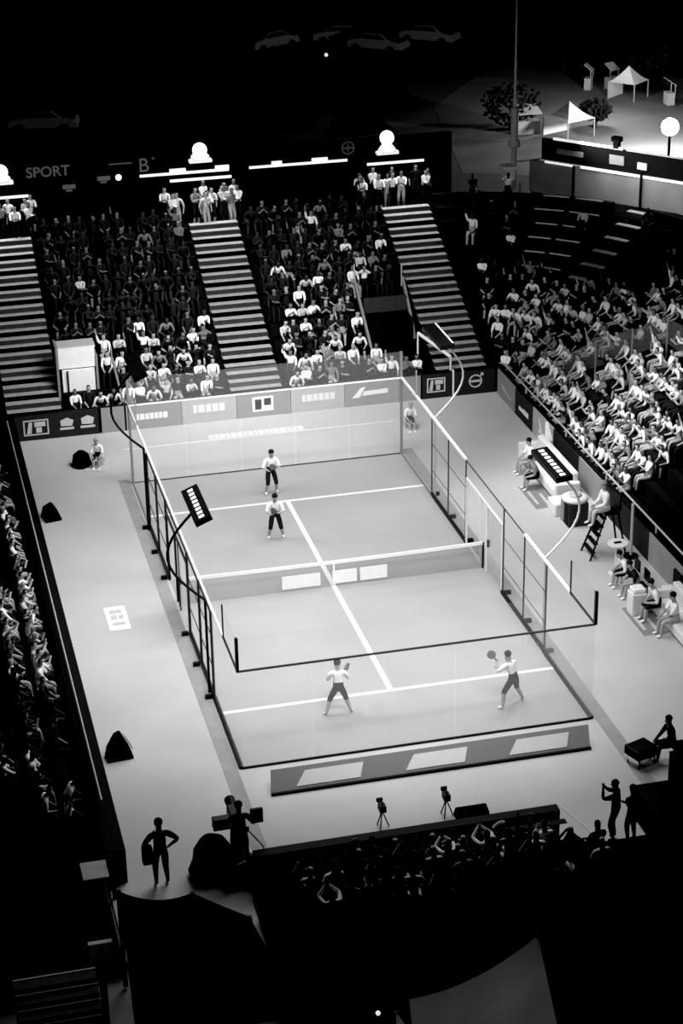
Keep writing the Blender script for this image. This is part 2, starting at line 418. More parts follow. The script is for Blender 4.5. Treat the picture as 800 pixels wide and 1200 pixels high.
# ------------------------------------------------------------------ stands
K = Vector((14.4, 24.5))
def zrow(i): return .6 + .4*i
def tread_stack(mb, rows, x0, x1, y0, z0, dy, dz, back):
    for i in range(rows): mb.box((x0, y0+dy*i, 0 if i == 0 else z0+dz*(i-1)-.02), (x1, y0+dy*(i+1) + (0 if i < rows-1 else back), z0+dz*i))
    return mb
FAR_ROWS = 12
fs = empty('grandstand', (0, 25.8, 0), 0, 'dark stepped stand behind the far end of the court', 'grandstand')
mb = MB()
def farstep(mb, x0, x1, skip=None):
    for i in range(FAR_ROWS):
        mb.box((x0, .75*i, 0), (x1, .75*(i+1) + (4.2 if i == FAR_ROWS-1 else 0), zrow(i)-.42+.02))
farstep(mb, -10, 15.5); mb.build('terrace', 'deck', fs)
STAIRS = [(-3.9, -1.75), (4.85, 6.95), (13.25, 15.4)]
BLOCKS = [(-9.6, -4.0), (-1.6, 4.75), (7.05, 13.15)]
for (a, b) in BLOCKS:
    for i in range(FAR_ROWS):
        box('bench', (a, .75*i+.32, zrow(i)-.40), (b, .75*i+.62, zrow(i)+.02), 'bench', fs)
for k, (a, b) in enumerate(STAIRS):
    e = empty('stairway', ((a+b)/2, 25.8, 0), 0, ['pale stepped aisle at the left of the far stand', 'pale stepped aisle in the middle of the far stand', 'pale stepped aisle at the right of the far stand'][k], 'stairs')
    w = (b-a)/2; m = MB(); t = MB()
    for i in range(25):
        y = .375*i; z = .2*i + .02
        m.box((-w, y, z-.1 if i else 0.02), (w, y+.375+.03, z+.17)); t.box((-w+.03, y+.015, z+.17), (w-.03, y+.375, z+.185))
    m.build('risers', 'riser', e); t.build('treads', 'step', e)
# upper perimeter wall with signs
w = tag(box('wall_upper', (-12, 38.0, 0), (17.3, 38.2, 7.35), 'black'), 'high black wall at the top of the far stand', 'wall', kind='structure')
text_mesh('painted_sign', 'SPORT', .62, 'grey', (-.6, 37.97, 6.95), (R(90), 0, 0), None, .01, .012); tag(bpy.data.objects['painted_sign'], 'dim lettering SPORT on the upper black wall', 'sign')
sg = empty('painted_sign', (3.5, 37.97, 6.9), 0, 'dim letter B with a dot on the upper black wall', 'sign')
text_mesh('letter', 'B', .85, 'grey', (0, 0, 0), (R(90), 0, 0), sg); MB().ball((.42, -.01, .3), .06).build('dot', 'grey', sg)
rg = MB(); rg.path([(12.55+.27*math.cos(2*PI*i/20), 37.97, 7.0+.27*math.sin(2*PI*i/20)) for i in range(21)], .025, 6)
rg.box((12.3, 37.96, 6.97), (12.8, 37.98, 7.03)).box((12.53, 37.96, 6.8), (12.57, 37.98, 7.2))
tag(rg.build('painted_sign', 'grey'), 'dim ring logo on the upper black wall', 'sign')
mk = MB().box((2.0, 37.96, 7.05), (3.0, 37.99, 7.1)); tag(mk.build('painted_sign', 'grey'), 'dim thin dash on the upper wall between SPORT and B', 'sign')
for i, (x, z) in enumerate(((-3.0+2.9+.35, 6.2), (1.75, 6.45))):
    s_ = MB().box((x-.28, 37.96, z-.05), (x+.28, 37.99, z+.14)).box((x-.15, 37.96, z-.16), (x+.12, 37.99, z-.08))
    tag(s_.build('painted_sign', 'grey'), ['small dim emblem below the SPORT lettering', 'small dim emblem right of the SPORT lettering'][i], 'sign')
b_ = MB().ball((2.38, 37.9, 6.5), .13).build('bulb', 'glow', None, smooth=True); tag(b_, 'round white bulb on the upper black wall', 'lamp')
for i, (x0, x1, z, blk) in enumerate(((-6, -1.5, 6.0, []), (3.3, 7.2, 6.47, [(4.6, 5.3), (6.6, 7.2)]), (4.6, 7.3, 6.15, []), (8.1, 12.5, 6.47, [(8.1+1.0, 8.1+1.45), (10.9, 11.6)]), (13.4, 16.0, 6.2, []))):
    s_ = empty('strip_light', ((x0+x1)/2, 37.9, z), 0, ['white strip light on the upper wall, at the left edge', 'white strip light with two blocks below the B sign', 'thin white strip light under the blocked strip', 'long white strip light right of the centre aisle', 'white strip light under the right globe lamp'][i], 'strip light', 'strip lights on the upper wall')
    hw = (x1-x0)/2; box('tube', (-hw, 0, -.05), (hw, .08, .05), 'striplight', s_)
    for a, b in blk: box('bracket', (a-(x0+x1)/2, -.05, .05), (b-(x0+x1)/2, .08, .2), 'striplight', s_)
M['glow2'] = mat('lamp_body', .7, .6, .1, 3, emit=.6)
def globe(x, z, lab, cone):
    e = empty('globe_lamp', (x, 37.9, z), 0, lab, 'lamp', 'globe lamps on the upper wall')
    box('plinth', (-.5, -.2, 0), (.5, .25, .14), 'glow2', e, .03)
    MB().lathe((0,0,.14), [(.42,0),(.38,.1),(.22,.3),(.2,.5)] if cone else [(.42,0),(.4,.14),(.3,.22)]).build('body', 'glow2', e, smooth=True)
    MB().ball((0,0,.72 if cone else .52), .32, (1,1,1.0), 16).build('globe', 'glow', e, smooth=True)
globe(5.95, 6.9, 'white glowing globe on a lettered base above the centre aisle', False)
globe(14.3, 6.62, 'white glowing globe on a tapering body above the right aisle', True)
globe(-2.6, 6.6, 'white glowing globe above the left aisle, cut by photo edge', False)

# corner stand (concentric rows) and right stand
WR = 13
cs = empty('grandstand', (K.x, K.y, 0), 0, 'dark curved corner stand joining the far and right stands', 'grandstand')
def ring(mb, r0, r1, t0, t1, z0, z1, n=14):
    A = []
    for j in range(n+1):
        t = t0 + (t1-t0)*j/n; c, s = math.cos(t), math.sin(t)
        A.append([mb.bm.verts.new(p) for p in ((r0*c,r0*s,z0),(r1*c,r1*s,z0),(r1*c,r1*s,z1),(r0*c,r0*s,z1))])
    for a, b in zip(A, A[1:]):
        for i in range(4): mb.bm.faces.new([a[i], a[(i+1)%4], b[(i+1)%4], b[i]])
    mb.bm.faces.new(A[0][::-1]); mb.bm.faces.new(A[-1])
def tmax(r): return math.acos(min(1, 1.15/r))
mb = MB()
for i in range(WR): ring(mb, 1.3+.75*i, 1.3+.75*(i+1) + (1.2 if i == WR-1 else 0), 0.0, tmax(1.3+.75*i), 0, zrow(i)-.40)
mb.build('terrace', 'deck', cs)
ST0 = 31
for i in range(WR):
    if i < 6:
        mb = MB(); ring(mb, 1.62+.75*i, 1.92+.75*i, 0, tmax(1.62+.75*i), zrow(i)-.40, zrow(i)+.02); mb.build('bench', 'bench', cs)
        continue
    mb = MB(); ring(mb, 1.62+.75*i, 1.92+.75*i, R(ST0+10), tmax(1.62+.75*i), zrow(i)-.40, zrow(i)+.02); mb.build('bench', 'bench', cs)
    mb = MB(); ring(mb, 1.62+.75*i, 1.92+.75*i, 0, R(ST0-1), zrow(i)-.40, zrow(i)+.02); mb.build('bench', 'bench', cs)
    if i >= 7:
        q = random.uniform(0, 1.5)
        for t0, t1 in ((ST0+11+q, 50), (51.5, 59-q)):
            mb = MB(); ring(mb, 1.58+.75*i, 1.65+.75*i, R(t0), R(t1), zrow(i)+.02, zrow(i)+.07); mb.build('bench_edge', 'benchl', cs)
e = empty('stairway', (K.x, K.y, 0), 0, 'short aisle of pale treads in the upper right corner stand', 'stairs'); m = MB(); t = MB()
for i in range(12, 2*WR):
    r0 = 1.3+.375*i; ring(m, r0, r0+.4, R(ST0), R(ST0)+1.2/r0, .2*i-.2, .2*i+.16, 2); ring(t, r0+.02, r0+.30, R(ST0)+.03/r0, R(ST0)+1.17/r0, .2*i+.16, .2*i+.18, 2)
m.build('risers', 'riser', e); t.build('treads', 'step', e)
rs = empty('grandstand', (15.6, 0, 0), 0, 'dark stepped stand along the right side of the floor', 'grandstand')
mb = MB(); RR = 13
for i in range(RR): mb.box((.1+.75*i, -8, 0), (.1+.75*(i+1), 24.45, zrow(i)-.40))
mb.build('terrace', 'deck', rs)
for i in range(RR): box('bench', (.42+.75*i, -8, zrow(i)-.40), (.72+.75*i, 24.4, zrow(i)+.02), 'bench', rs)
for i, (x, y0, y1) in enumerate(((18.3, 8.3, 11.2), (19.0, 9.2, 12.2))):
    z = zrow(3+i)+.06
    tag(box('bench_plank', (x, y0, z), (x+.5, y1, z+.05), 'grey'), ['empty grey bench plank behind the umpire chair, lower one', 'empty grey bench plank behind the umpire chair, upper one'][i], 'bench')
ls = empty('grandstand', (-4.2, 0, 0), 0, 'dark stepped stand along the left side of the floor', 'grandstand')
mb = MB()
for i in range(9): mb.box((-.1-.75*(i+1), -8, 0), (-.1-.75*i, 24.5, zrow(i)-.40))
mb.build('terrace', 'deck', ls)
for i in range(9): box('bench', (-.72-.75*i, -4.5, zrow(i)-.40), (-.42-.75*i, 24.4, zrow(i)+.02), 'bench', ls)
ns = empty('grandstand', (0, -5.6, 0), 0, 'black stepped stand in the foreground below the court', 'grandstand')
mb = MB()
for i in range(9): mb.box((-.9, -.3-.8*(i+1), 0), (12, -.3-.8*i, .35*i+.08))
mb.build('terrace', 'blackc', ns)
for i in range(7): box('bench', (-.3, -.3-.8*i-.62, .35*i+.08), (7.6, -.3-.8*i-.3, .35*i+.5), 'blackc', ns)

# back wall of the corner stand: lit grey wall, black fascia, strips
def seg_wall(name, p, q, z0, z1, th, m, parent=None):
    p = Vector(p).to_2d(); q = Vector(q).to_2d(); d = (q-p).normalized(); n = Vector((-d.y, d.x))*th
    return MB().poly([(p.x,p.y,z0),(q.x,q.y,z0),(q.x,q.y,z1),(p.x,p.y,z1)], (n.x,n.y,0)).build(name, m, parent)
A = Vector((20.35, 36.2)); B = Vector((27.2, 28.0)); D = (B-A).normalized(); NN = Vector((-D.y, D.x))
w = seg_wall('wall_corner', A, B, 4.9, 6.3, .15, 'dimwall'); tag(w, 'lit grey wall behind the corner stand', 'wall', kind='structure')
w = seg_wall('wall_corner_fascia', A + D*.6, B, 6.42, 7.35, .15, 'black'); tag(w, 'black fascia above the lit grey corner wall', 'wall', kind='structure')
w = seg_wall('wall_corner_upper', A+NN*.2, B+NN*.2, 0, 4.95, .1, 'black'); tag(w, 'dark wall below the lit grey corner wall', 'wall', kind='structure')
def seg_on(name, s0, s1, z0, z1, m, lab, off=-.06, cat='strip light', grp=None):
    p = A + D*s0 + NN*off; q = A + D*s1 + NN*off
    return tag(seg_wall(name, p, q, z0, z1, .05, m), lab, cat, grp)
seg_on('strip_light', 2.6, 9, 6.30, 6.40, 'striplight', 'white strip light along the top of the grey corner wall')
seg_on('strip_light', .8, 2.2, 6.30, 6.38, 'striplight', 'short white strip light beside the tall mast')
seg_on('strip_light', 1.2, 4.6, 7.36, 7.47, 'striplight', 'white strip light on top of the black fascia by the white tent')
seg_on('strip_light', 4.8, 9, 7.36, 7.42, 'metal', 'thin pale strip along the black fascia below the street lamp')
seg_on('wall_sign', 1.4, 2.7, 6.78, 7.0, 'dimwall', 'dim lettering plate on the black fascia near the mast', cat='sign')
seg_on('wall_sign', 4.0, 4.7, 6.7, 7.1, 'dimwall', 'dim emblem in the middle of the black fascia', cat='sign')
seg_on('wall_sign', 5.35, 5.8, 6.65, 6.95, 'pale', 'small bright square sign on the black fascia', cat='sign')
tag(MB().box((-.12,-.12,0),(.12,.12,.35)).box((-.2,-.16,.3),(.2,.16,.5)).build('speaker_box','black',None,0,False,(*(A+D*4.3),7.4),-.9), 'small black box standing on the corner fascia', 'speaker')
for k, s_ in enumerate((2.3, 5.6)):
    p = A + D*s_ + NN*-.12; tag(MB().bar((p.x,p.y,4.6),(p.x,p.y,6.6 if k else 6.35),.06).build('wall_post','black'), ['dark post against the left of the grey corner wall', 'dark post against the middle of the grey corner wall'][k], 'post')
# mast
e = empty('mast', (19.75, 36.6, 4.9), 0, 'tall pale mast rising beside the corner stand', 'mast')
MB().bar((0,0,0),(0,0,1.9),.12).build('base_tube','metal',e)
MB().lathe((0,0,1.9),[(.16,0),(.28,.08),(.26,.3),(.17,.4),(.17,1.6),(.2,1.7),(.1,1.8)],14).build('sleeve','pale',e,smooth=True)
MB().bar((0,0,3.6),(0,0,8.5),.07,10,.035).build('pole','metal',e)
mb = MB(); mb.box((-.6,-.4,1.0),(.1,.3,1.15)).box((-.45,-.3,.5),(.0,.2,1.0)).box((-.3,-.2,0),(-.1,.1,.5)); mb.build('junction_box','white',e,.03)
MB().path([(0,-.1,1.3),(.8,-.1,1.3),(1.3,.2,1.25)],.04).build('bracket','metal',e); MB().bar((.25,-.15,-1.0),(.25,-.15,.3),.07).build('side_tube','metal',e)

# beyond the stands: lit road, street lamp, tents, trees, cars
tag(MB().poly([(24,58,-.05),(60,40,-.05),(75,60,-.05),(41.5,68.5,-.05),(38.5,76,-.05),(32.3,82,-.05),(27,74,-.05)]).build('road','road'), 'lit grey road behind the corner stand', 'road', kind='structure')
e = empty('street_lamp', (35.9, 57.2, -.05), 0, 'glaring street lamp above the road at the right edge', 'street lamp')
MB().bar((0,0,0),(0,0,1.5),.08).build('post','blackm',e); MB().ball((0,0,1.9),.5,(1,1,1),18).build('lamp_globe','flood',e,smooth=True)
def party_tent(loc, w, rz, lab, wall):
    e = empty('party_tent', loc, rz, lab, 'tent'); m = MB(); h = 1.1
    c = [(-w,-w),(w,-w),(w,w),(-w,w)]
    for k in range(4):
        a = c[k]; b = c[(k+1)%4]
        for j in range(4):
            t0, t1 = j/4, (j+1)/4
            f = lambda p, t: (p[0]*(1-t), p[1]*(1-t), h+.95*t**1.4)
            m.bm.faces.new([m.bm.verts.new(q) for q in (f(a,t0), f(b,t0), f(b,t1), f(a,t1))])
    m.build('canopy','white',e)
    for x, y in c: MB().bar((x*.96,y*.96,0),(x*.96,y*.96,h),.04).build('leg','metal',e)
    if wall:
        MB().poly([(-w,w,0),(w,w,0),(w,w,h),(-w,w,h)]).build('side_wall','white',e)
    return e
party_tent((32.5, 64.3, -.05), 1.1, .4, 'white peaked tent behind the black fascia beside dark bushes', True)
party_tent((39.5, 72.6, -.05), .95, .7, 'white peaked tent far down the lit road', True)
for i, (x, y, r, lab) in enumerate(((30.4,65.8,.7,'small white canopy between the mast and the white tent'),(39.5,75.6,.4,'tiny white stall beside the farther white tent'),(38.0,75.8,.35,'tiny white stall farthest left along the road'),(41.3,70.2,.4,'tiny white stall right of the farther tent'))):
    e = empty('market_stall', (x, y, -.05), i*.5, lab, 'stall'); MB().box((-r,-r*.6,0),(r,r*.6,.75)).build('counter','pale',e); MB().poly([(-r*1.1,-r*.8,1.2),(r*1.1,-r*.8,1.2),(r*1.0,r*.7,1.6),(-r,r*.7,1.6)],(0,0,.04)).build('awning','pale',e)
    for a in (-r,r): MB().bar((a,-r*.6,.7),(a,-r*.6,1.3),.03).build('pole','metal',e)
def tree(loc, h, r, lab, seed):
    rr = random.Random(seed); e = empty('bushy_tree', loc, 0, lab, 'tree')
    m = MB(); m.bar((0,0,0),(.1,0,h*.55),.14,8,.08); m.bar((.1,0,h*.5),(r*.5,0,h*.8),.06,6,.03); m.bar((.1,0,h*.5),(-r*.4,.2,h*.8),.06,6,.03); m.build('trunk','bark',e)
    m = MB()
    for k in range(420):
        a = rr.uniform(0,2*PI); b = rr.uniform(-1,1); q = r*rr.uniform(.35,1)**.5
        c = Vector((q*math.cos(a)*math.sqrt(1-b*b), q*math.sin(a)*math.sqrt(1-b*b), h*.68+q*b*.7)); s = rr.uniform(.12,.26)
        u = Vector((rr.uniform(-1,1),rr.uniform(-1,1),rr.uniform(-1,1))).normalized()*s; v = u.orthogonal().normalized()*s*.6
        m.bm.faces.new([m.bm.verts.new(c+x) for x in (u, v, -u, -v)])
    m.build('foliage','leaf',e)
for i, (x, y, h, r, lab) in enumerate(((29.8,67,2.2,1.8,'dark bushy tree right behind the mast'),(34.7,65.8,1.6,.95,'dark bush at the right of the white tent'),(38.5,82,2.4,1.8,'dark tree left of the farther tent'),(42.5,77,2.4,1.8,'dark tree behind the farther tent'))): tree((x,y,-.05),h,r,lab,i)
def car(loc, rz, lab, m='grey'):
    e = empty('parked_car', loc, rz, lab, 'car')
    b = MB(); prof = [(-2.1,.35),(-2.1,.8),(-1.7,.95),(-1.2,1.0),(-.7,1.42),(.6,1.42),(1.2,.98),(2.0,.85),(2.15,.6),(2.15,.35)]
    b.poly([(x,-.85,z) for x,z in prof],(0,1.7,0)); b.build('body',m,e,.06)
    g = MB().poly([(-1.05,-.86,1.03),(-.66,-.86,1.34),(.55,-.86,1.34),(1.0,-.86,1.03)],(0,1.72,0)); g.build('side_windows','black',e)
    MB().poly([(.68,-.7,1.40),(.68,.7,1.40),(1.2,.75,1.02),(1.2,-.75,1.02)],(.03,0,.03)).build('windscreen','black',e)
    for x in (-1.35,1.35):
        for y in (-.8,.8): MB().bar((x,y-.1,.32),(x,y+.1,.32),.32,16).build('wheel','black',e)
for i, (x, y, rz, lab) in enumerate(((20.9,95,.5,'dim parked car, leftmost of the four far cars'),(26.4,95.5,-.3,'very dark parked car in the middle of the far lot'),(28.1,91.8,-.7,'grey parked car, nearest of the far pair'),(32.4,93.5,-.7,'grey parked car, rightmost in the far lot'),(2.6,75,-.2,'grey parked car above the SPORT lettering'))): car((x,y,-.05),rz,lab)
for i, (x,y,lab) in enumerate(((23.4,88,'tiny bright bollard light in the far dark lot'),)):
    e = empty('bollard_lamp',(x,y,-.05),0,lab,'lamp'); MB().bar((0,0,0),(0,0,.7),.05).build('post','blackm',e); MB().ball((0,0,.8),.13).build('lamp_globe','striplight',e,smooth=True)
e = empty('marquee', (13.8, 41, 5.0), 0, 'dim dark marquee roof behind the ring logo wall', 'tent')
m = MB(); m.bm.faces.new([m.bm.verts.new(p) for p in ((-1.9,-1,2.0),(1.6,-1,2.0),(.9,.6,2.55),(-1.0,.6,2.55))]); m.build('roof','riser',e)
for x in (-1.8,1.5): MB().bar((x,-.9,-5.6),(x,-.9,2.0),.05).build('leg','blackm',e)

# vomitories
e = empty('vomitory', (-.95, 27.3, 0), 0, 'pale grey panelled doorway box beside the left aisle', 'doorway')
box('upper_panel', (-.75,-.05,1.95),(.65,.05,2.75),'dimlit',e); box('lower_panel',(-.65,-.12,.95),(.6,0,1.9),'dimlit',e); box('frame_left',(-.85,-.1,.6),(-.76,.9,2.85),'grey',e); box('frame_right',(.66,-.1,.6),(.75,.9,2.4),'grey',e); box('roof_slab',(-.8,.05,2.7),(.7,.9,2.78),'pale',e)
MB().bar((-.45,-.2,.8),(-.45,-.2,1.9),.03).build('door_bar','black',e)
e = empty('vomitory', (11.8, 28.2, 0), 0, 'dark passage opening with pale side rails near the right aisle', 'doorway')
box('opening', (-.85,0,.8),(.95,1.9,2.35),'black',e)
MB().poly([(-1.0,-.9,1.2),(-.9,-.9,1.2),(-.95,1.9,3.6),(-1.05,1.9,3.6)],(.05,0,-.45)).build('sloping_side','grey',e)
MB().poly([(.95,.1,1.9),(1.05,.1,1.9),(1.1,1.9,3.5),(1.0,1.9,3.5)],(.05,0,-.5)).build('sloping_side','grey',e)
box('back_panel',(-.85,1.0,2.36),(.95,1.05,3.0),'riser',e)
h = MB().bar((.9,-.9,2.0),(1.95,-2.0,1.25),.07,8); h.bar((1.95,-2.0,1.25),(1.95,-2.0,.6),.04).bar((.9,-.9,2.0),(.9,-.9,1.0),.04); h.build('handrail','rail',e)
h = MB().bar((1.0,1.9,3.1),(1.0,1.9,4.0),.03).bar((-1,1.9,3.5),(-1,1.9,4.2),.03); h.build('rail_posts','metal',e)
tag(MB().path([(.15,25.5,2.9),(.45,25.3,1.1)],.045).path([(.15,25.5,2.9),(.15,25.5,3.3)],.03).build('sloping_rail','grey'), 'thin grey sloping rail in front of far left spectators', 'handrail')
e = empty('glass_barrier', (17.2, 22.6, 0), 0, 'smoky glass barrier with posts around an opening in the right stand', 'barrier')
pts = [(0,0,1.3),(1.0,-.8,2.0),(2.1,-1.7,2.7),(3.2,-2.4,3.3),(3.5,-4.1,3.2)]
for a, b in zip(pts, pts[1:]):
    MB().poly([(a[0],a[1],a[2]-.1),(b[0],b[1],b[2]-.1),(b[0],b[1],b[2]+1.0),(a[0],a[1],a[2]+.9)]).build('glass_panel','awn',e)
for p in pts: MB().bar((p[0],p[1],p[2]-.9),(p[0],p[1],p[2]+.95),.035).build('post','grey',e)

# ------------------------------------------------------------------ people
SLOT = dict(skin=0, shirt=1, trousers=2, hair=3, shoe=4)
RAD = dict(pelvis=(.16,.13), waist=(.155,.12), chest=(.18,.13), ribs=(.175,.13), neck=(.055,.06), chin=(.075,.085), head=(.088,.10), crown=(.055,.065),
           clav=(.085,.085), sh=(.07,.07), el=(.047,.047), wr=(.032,.032), hd=(.042,.028), ft=(.02,.016), hip=(.105,.105), kn=(.066,.066), an=(.043,.043), heel=(.045,.045), toe=(.04,.03))
def mirror(d, k): return d.get(k+'L'), d.get(k+'R')
def figure_mesh(name, J, long_sleeve=False, shorts=False, hero=False, subd=1, cap=False):
    """J: joints in metres. One skinned continuous body, face materials by nearest bone."""
    V = []; idx = {}; Es = []; bones = []
    def v(k, p, r): idx[k] = len(V); V.append((Vector(p), r)); return idx[k]
    for k in ('pelvis','waist','ribs','chest','neck','chin','head','crown'): v(k, J[k], RAD[k])
    def e(a, b, slot): Es.append((idx[a], idx[b])); bones.append((V[idx[a]][0], V[idx[b]][0], slot, a, b))
    e('pelvis','waist','trousers'); e('waist','ribs','shirt'); e('ribs','chest','shirt'); e('chest','neck','skin'); e('neck','chin','skin'); e('chin','head','skin'); e('head','crown','hair')
    for s in 'LR':
        for k in ('clav','sh','el','wr','hd','hip','kn','an','toe'):
            v(k+s, J[k+s], RAD[k])
        if not hero: pass
        e('chest','clav'+s,'shirt'); e('clav'+s,'sh'+s,'shirt'); e('sh'+s,'el'+s,'shirt'); e('el'+s,'wr'+s,'shirt' if long_sleeve else 'skin'); e('wr'+s,'hd'+s,'skin')
        e('pelvis','hip'+s,'trousers'); e('hip'+s,'kn'+s,'trousers'); e('kn'+s,'an'+s,'skin' if shorts else 'trousers'); e('an'+s,'toe'+s,'shoe')
    roots = [0]
    if hero:
        for i, k in enumerate(('pelvis','waist','ribs','chest')): V[i] = (V[i][0], tuple(q*1.16 for q in V[i][1]))
        for k in ('shL','shR'): V[idx[k]] = (V[idx[k]][0], (.088,.088))
        for k in ('elL','elR'): V[idx[k]] = (V[idx[k]][0], (.058,.058))
        for k in ('knL','knR'): V[idx[k]] = (V[idx[k]][0], (.08,.08))
    if hero:
        for s in 'LR':
            w = J['wr'+s]; h = J['hd'+s]; d = (h-w).normalized(); sd = d.cross(Vector((0,0,1)))
            if sd.length < .2: sd = d.cross(Vector((0,1,0)))
            sd.normalize(); n = d.cross(sd).normalized(); curl = J.get('curl'+s, .35)
            for f, (o, L) in enumerate(((-.032,.070),(-.011,.080),(.011,.075),(.032,.058))):
                b = h + sd*o - d*.01; p1 = b + d*L*.5*math.cos(curl*.5) - n*L*.5*math.sin(curl*.5); p2 = p1 + d*L*.32*math.cos(curl*1.6) - n*L*.32*math.sin(curl*1.6); p3 = p2 + d*L*.25*math.cos(curl*2.6) - n*L*.25*math.sin(curl*2.6)
                ks = []
                for j, p in enumerate((b, p1, p2, p3)):
                    kk = 'f%s%d%d' % (s, f, j); v(kk, p, (.0095-.001*j,)*2); ks.append(kk)
                roots.append(idx[ks[0]])
                for a, c in zip(ks, ks[1:]): e(a, c, 'skin')
            side_ = -1 if s == 'R' else 1
            b = w + d*.025 + sd*.02*side_; p1 = b + d*.03 + sd*.035*side_; p2 = p1 + d*.03 + sd*.01*side_ - n*.01
            for j, p in enumerate((b, p1, p2)): v('t%s%d' % (s, j), p, (.011,)*2)
            roots.append(idx['t%s0' % s]); e('t%s0' % s, 't%s1' % s, 'skin'); e('t%s1' % s, 't%s2' % s, 'skin')
    me = bpy.data.meshes.new(name); me.from_pydata([p for p, r in V], Es, [])
    ob = bpy.data.objects.new(name, me); C.objects.link(ob)
    sk = ob.modifiers.new('skin', 'SKIN'); sk.use_smooth_shade = True; sk.branch_smoothing = .6
    dat = me.skin_vertices[0].data if me.skin_vertices else None
    if dat is None:
        bpy.context.view_layer.objects.active = ob; bpy.ops.mesh.customdata_skin_add(); dat = me.skin_vertices[0].data
    for i, (p, r) in enumerate(V): dat[i].radius = r; dat[i].use_root = i in roots
    if subd:
        sb = ob.modifiers.new('sub', 'SUBSURF'); sb.levels = subd; sb.render_levels = subd
    bpy.context.view_layer.update()
    dg = bpy.context.evaluated_depsgraph_get()
    out = bpy.data.meshes.new_from_object(ob.evaluated_get(dg), depsgraph=dg)
    bpy.data.objects.remove(ob)
    bm = bmesh.new(); bm.from_mesh(out)
    fwd = J.get('face', Vector((0,1,0))).normalized(); hc = Vector(J['head'])
    if hero:
        rt = fwd.cross(Vector((0,0,1))).normalized()
        marks = []
        def blob(c, r, sc_, slot):
            ret = bmesh.ops.create_uvsphere(bm, u_segments=8, v_segments=6, radius=r)
            fs_ = set()
            for q in ret['verts']:
                q.co = c + Vector((q.co.x*sc_[0], q.co.y*sc_[1], q.co.z*sc_[2])); fs_.update(q.link_faces)
            marks.append((fs_, slot))
        for sgn in (-1, 1):
            blob(hc + fwd*.088 + rt*.032*sgn - Vector((0,0,.01)), .011, (1,1,.8), 'hair')
            blob(hc + rt*.086*sgn - Vector((0,0,.02)), .026, (.5,.7,1.1), 'skin')
        blob(hc + fwd*.098 - Vector((0,0,.035)), .017, (.8,1.1,1.4), 'skin'); blob(hc + fwd*.082 - Vector((0,0,.075)), .016, (1.5,.7,.4), 'hair')
    special = {}
    if hero:
        for fs_, slot in marks:
            for f in fs_: special[f] = SLOT[slot]
    B = [(a, b-a, max((b-a).length_squared, 1e-9), s, ka, kb) for a, b, s, ka, kb in bones]
    for f in bm.faces:
        f.smooth = True
        if f in special: f.material_index = special[f]; continue
        c = f.calc_center_median(); best = None
        for a, d, l2, s, ka, kb in B:
            t = max(0, min(1, (c-a).dot(d)/l2)); q = (c-a-d*t).length - (RAD[ka[:-1]][0] if ka[:-1] in RAD and ka not in RAD else RAD.get(ka, (.03,))[0])*.55
            if best is None or q < best[0]: best = (q, s, ka, t)
        s = best[1]
        if best[2] in ('neck','chin','head'):
            rel = c - hc; s = 'hair' if (rel.z > .045 or (rel.dot(fwd) < -.015 and rel.z > -.09)) else 'skin'
        if best[2] == 'chest' and s == 'skin' and best[3] < .6: s = 'shirt'
        if shorts and s == 'skin' and best[2].startswith('kn') and best[3] < .0: s = 'trousers'
        f.material_index = SLOT[s]
    if cap:
        n0 = len(bm.verts)
    bm.to_mesh(out); bm.free(); out.name = name
    for i in range(5):
        if len(out.materials) <= i: out.materials.append(M['skin'])
    return out
def V3(*a): return Vector(a)
def spine(p, lean=0, side_=0, h=.52):
    """torso + head joints above pelvis p, lean forward (rad)"""
    u = V3(math.sin(side_), math.sin(lean), math.cos(lean)*math.cos(side_)).normalized(); J = {}
    J['pelvis'] = p; J['waist'] = p+u*.17; J['ribs'] = p+u*.32; J['chest'] = p+u*.44; J['neck'] = p+u*.56
    hu = (u + V3(0, .12, .6)).normalized(); J['chin'] = J['neck'] + hu*.07 + V3(0,.02,0); J['head'] = J['chin'] + V3(0,0.01,.09); J['crown'] = J['head'] + V3(0,-.01,.085)
    J['u'] = u; J['face'] = V3(0,1,0)
    for s, q in (('L',-1),('R',1)):
        J['clav'+s] = J['chest'] + V3(q*.10,0,.02); J['sh'+s] = J['chest'] + V3(q*.19,0,.015)
    return J
def limb(a, b, bend, l1, l2):
    """middle joint of a two-bone chain from a to b, bending towards 'bend'"""
    a = Vector(a); b = Vector(b); d = b-a; L = min(d.length, (l1+l2)*.999); x = (l1*l1 - l2*l2 + L*L)/(2*L)
    h = math.sqrt(max(l1*l1 - x*x, 0)); dn = d.normalized(); bd = Vector(bend) - dn*Vector(bend).dot(dn)
    return a + dn*x + bd.normalized()*h
def arms(J, hl, hr, bl=(-.6,-.5,-.6), br=(.6,-.5,-.6)):
    for s, h, b in (('L', hl, bl), ('R', hr, br)):
        sh = J['sh'+s]; h = Vector(h); r = h - sh
        if r.length > .56: h = sh + r.normalized()*.56
        J['wr'+s] = h; J['el'+s] = limb(sh, h, b, .29, .27); J['hd'+s] = h + (h - J['el'+s]).normalized()*.08
def legs(J, fl, fr, bend=(0,1,.2), tl=(0,1,0), tr=(0,1,0), hw=.10):
    for s, q, f, t in (('L',-1,fl,tl), ('R',1,fr,tr)):
        hp = J['pelvis'] + V3(q*hw, 0, -.03); an = Vector(f) + V3(0,0,.075); J['hip'+s] = hp
        J['kn'+s] = limb(hp, an, bend, .43, .42); J['an'+s] = an; J['toe'+s] = Vector(f) + Vector(t).normalized()*.15 + V3(0,0,.035)
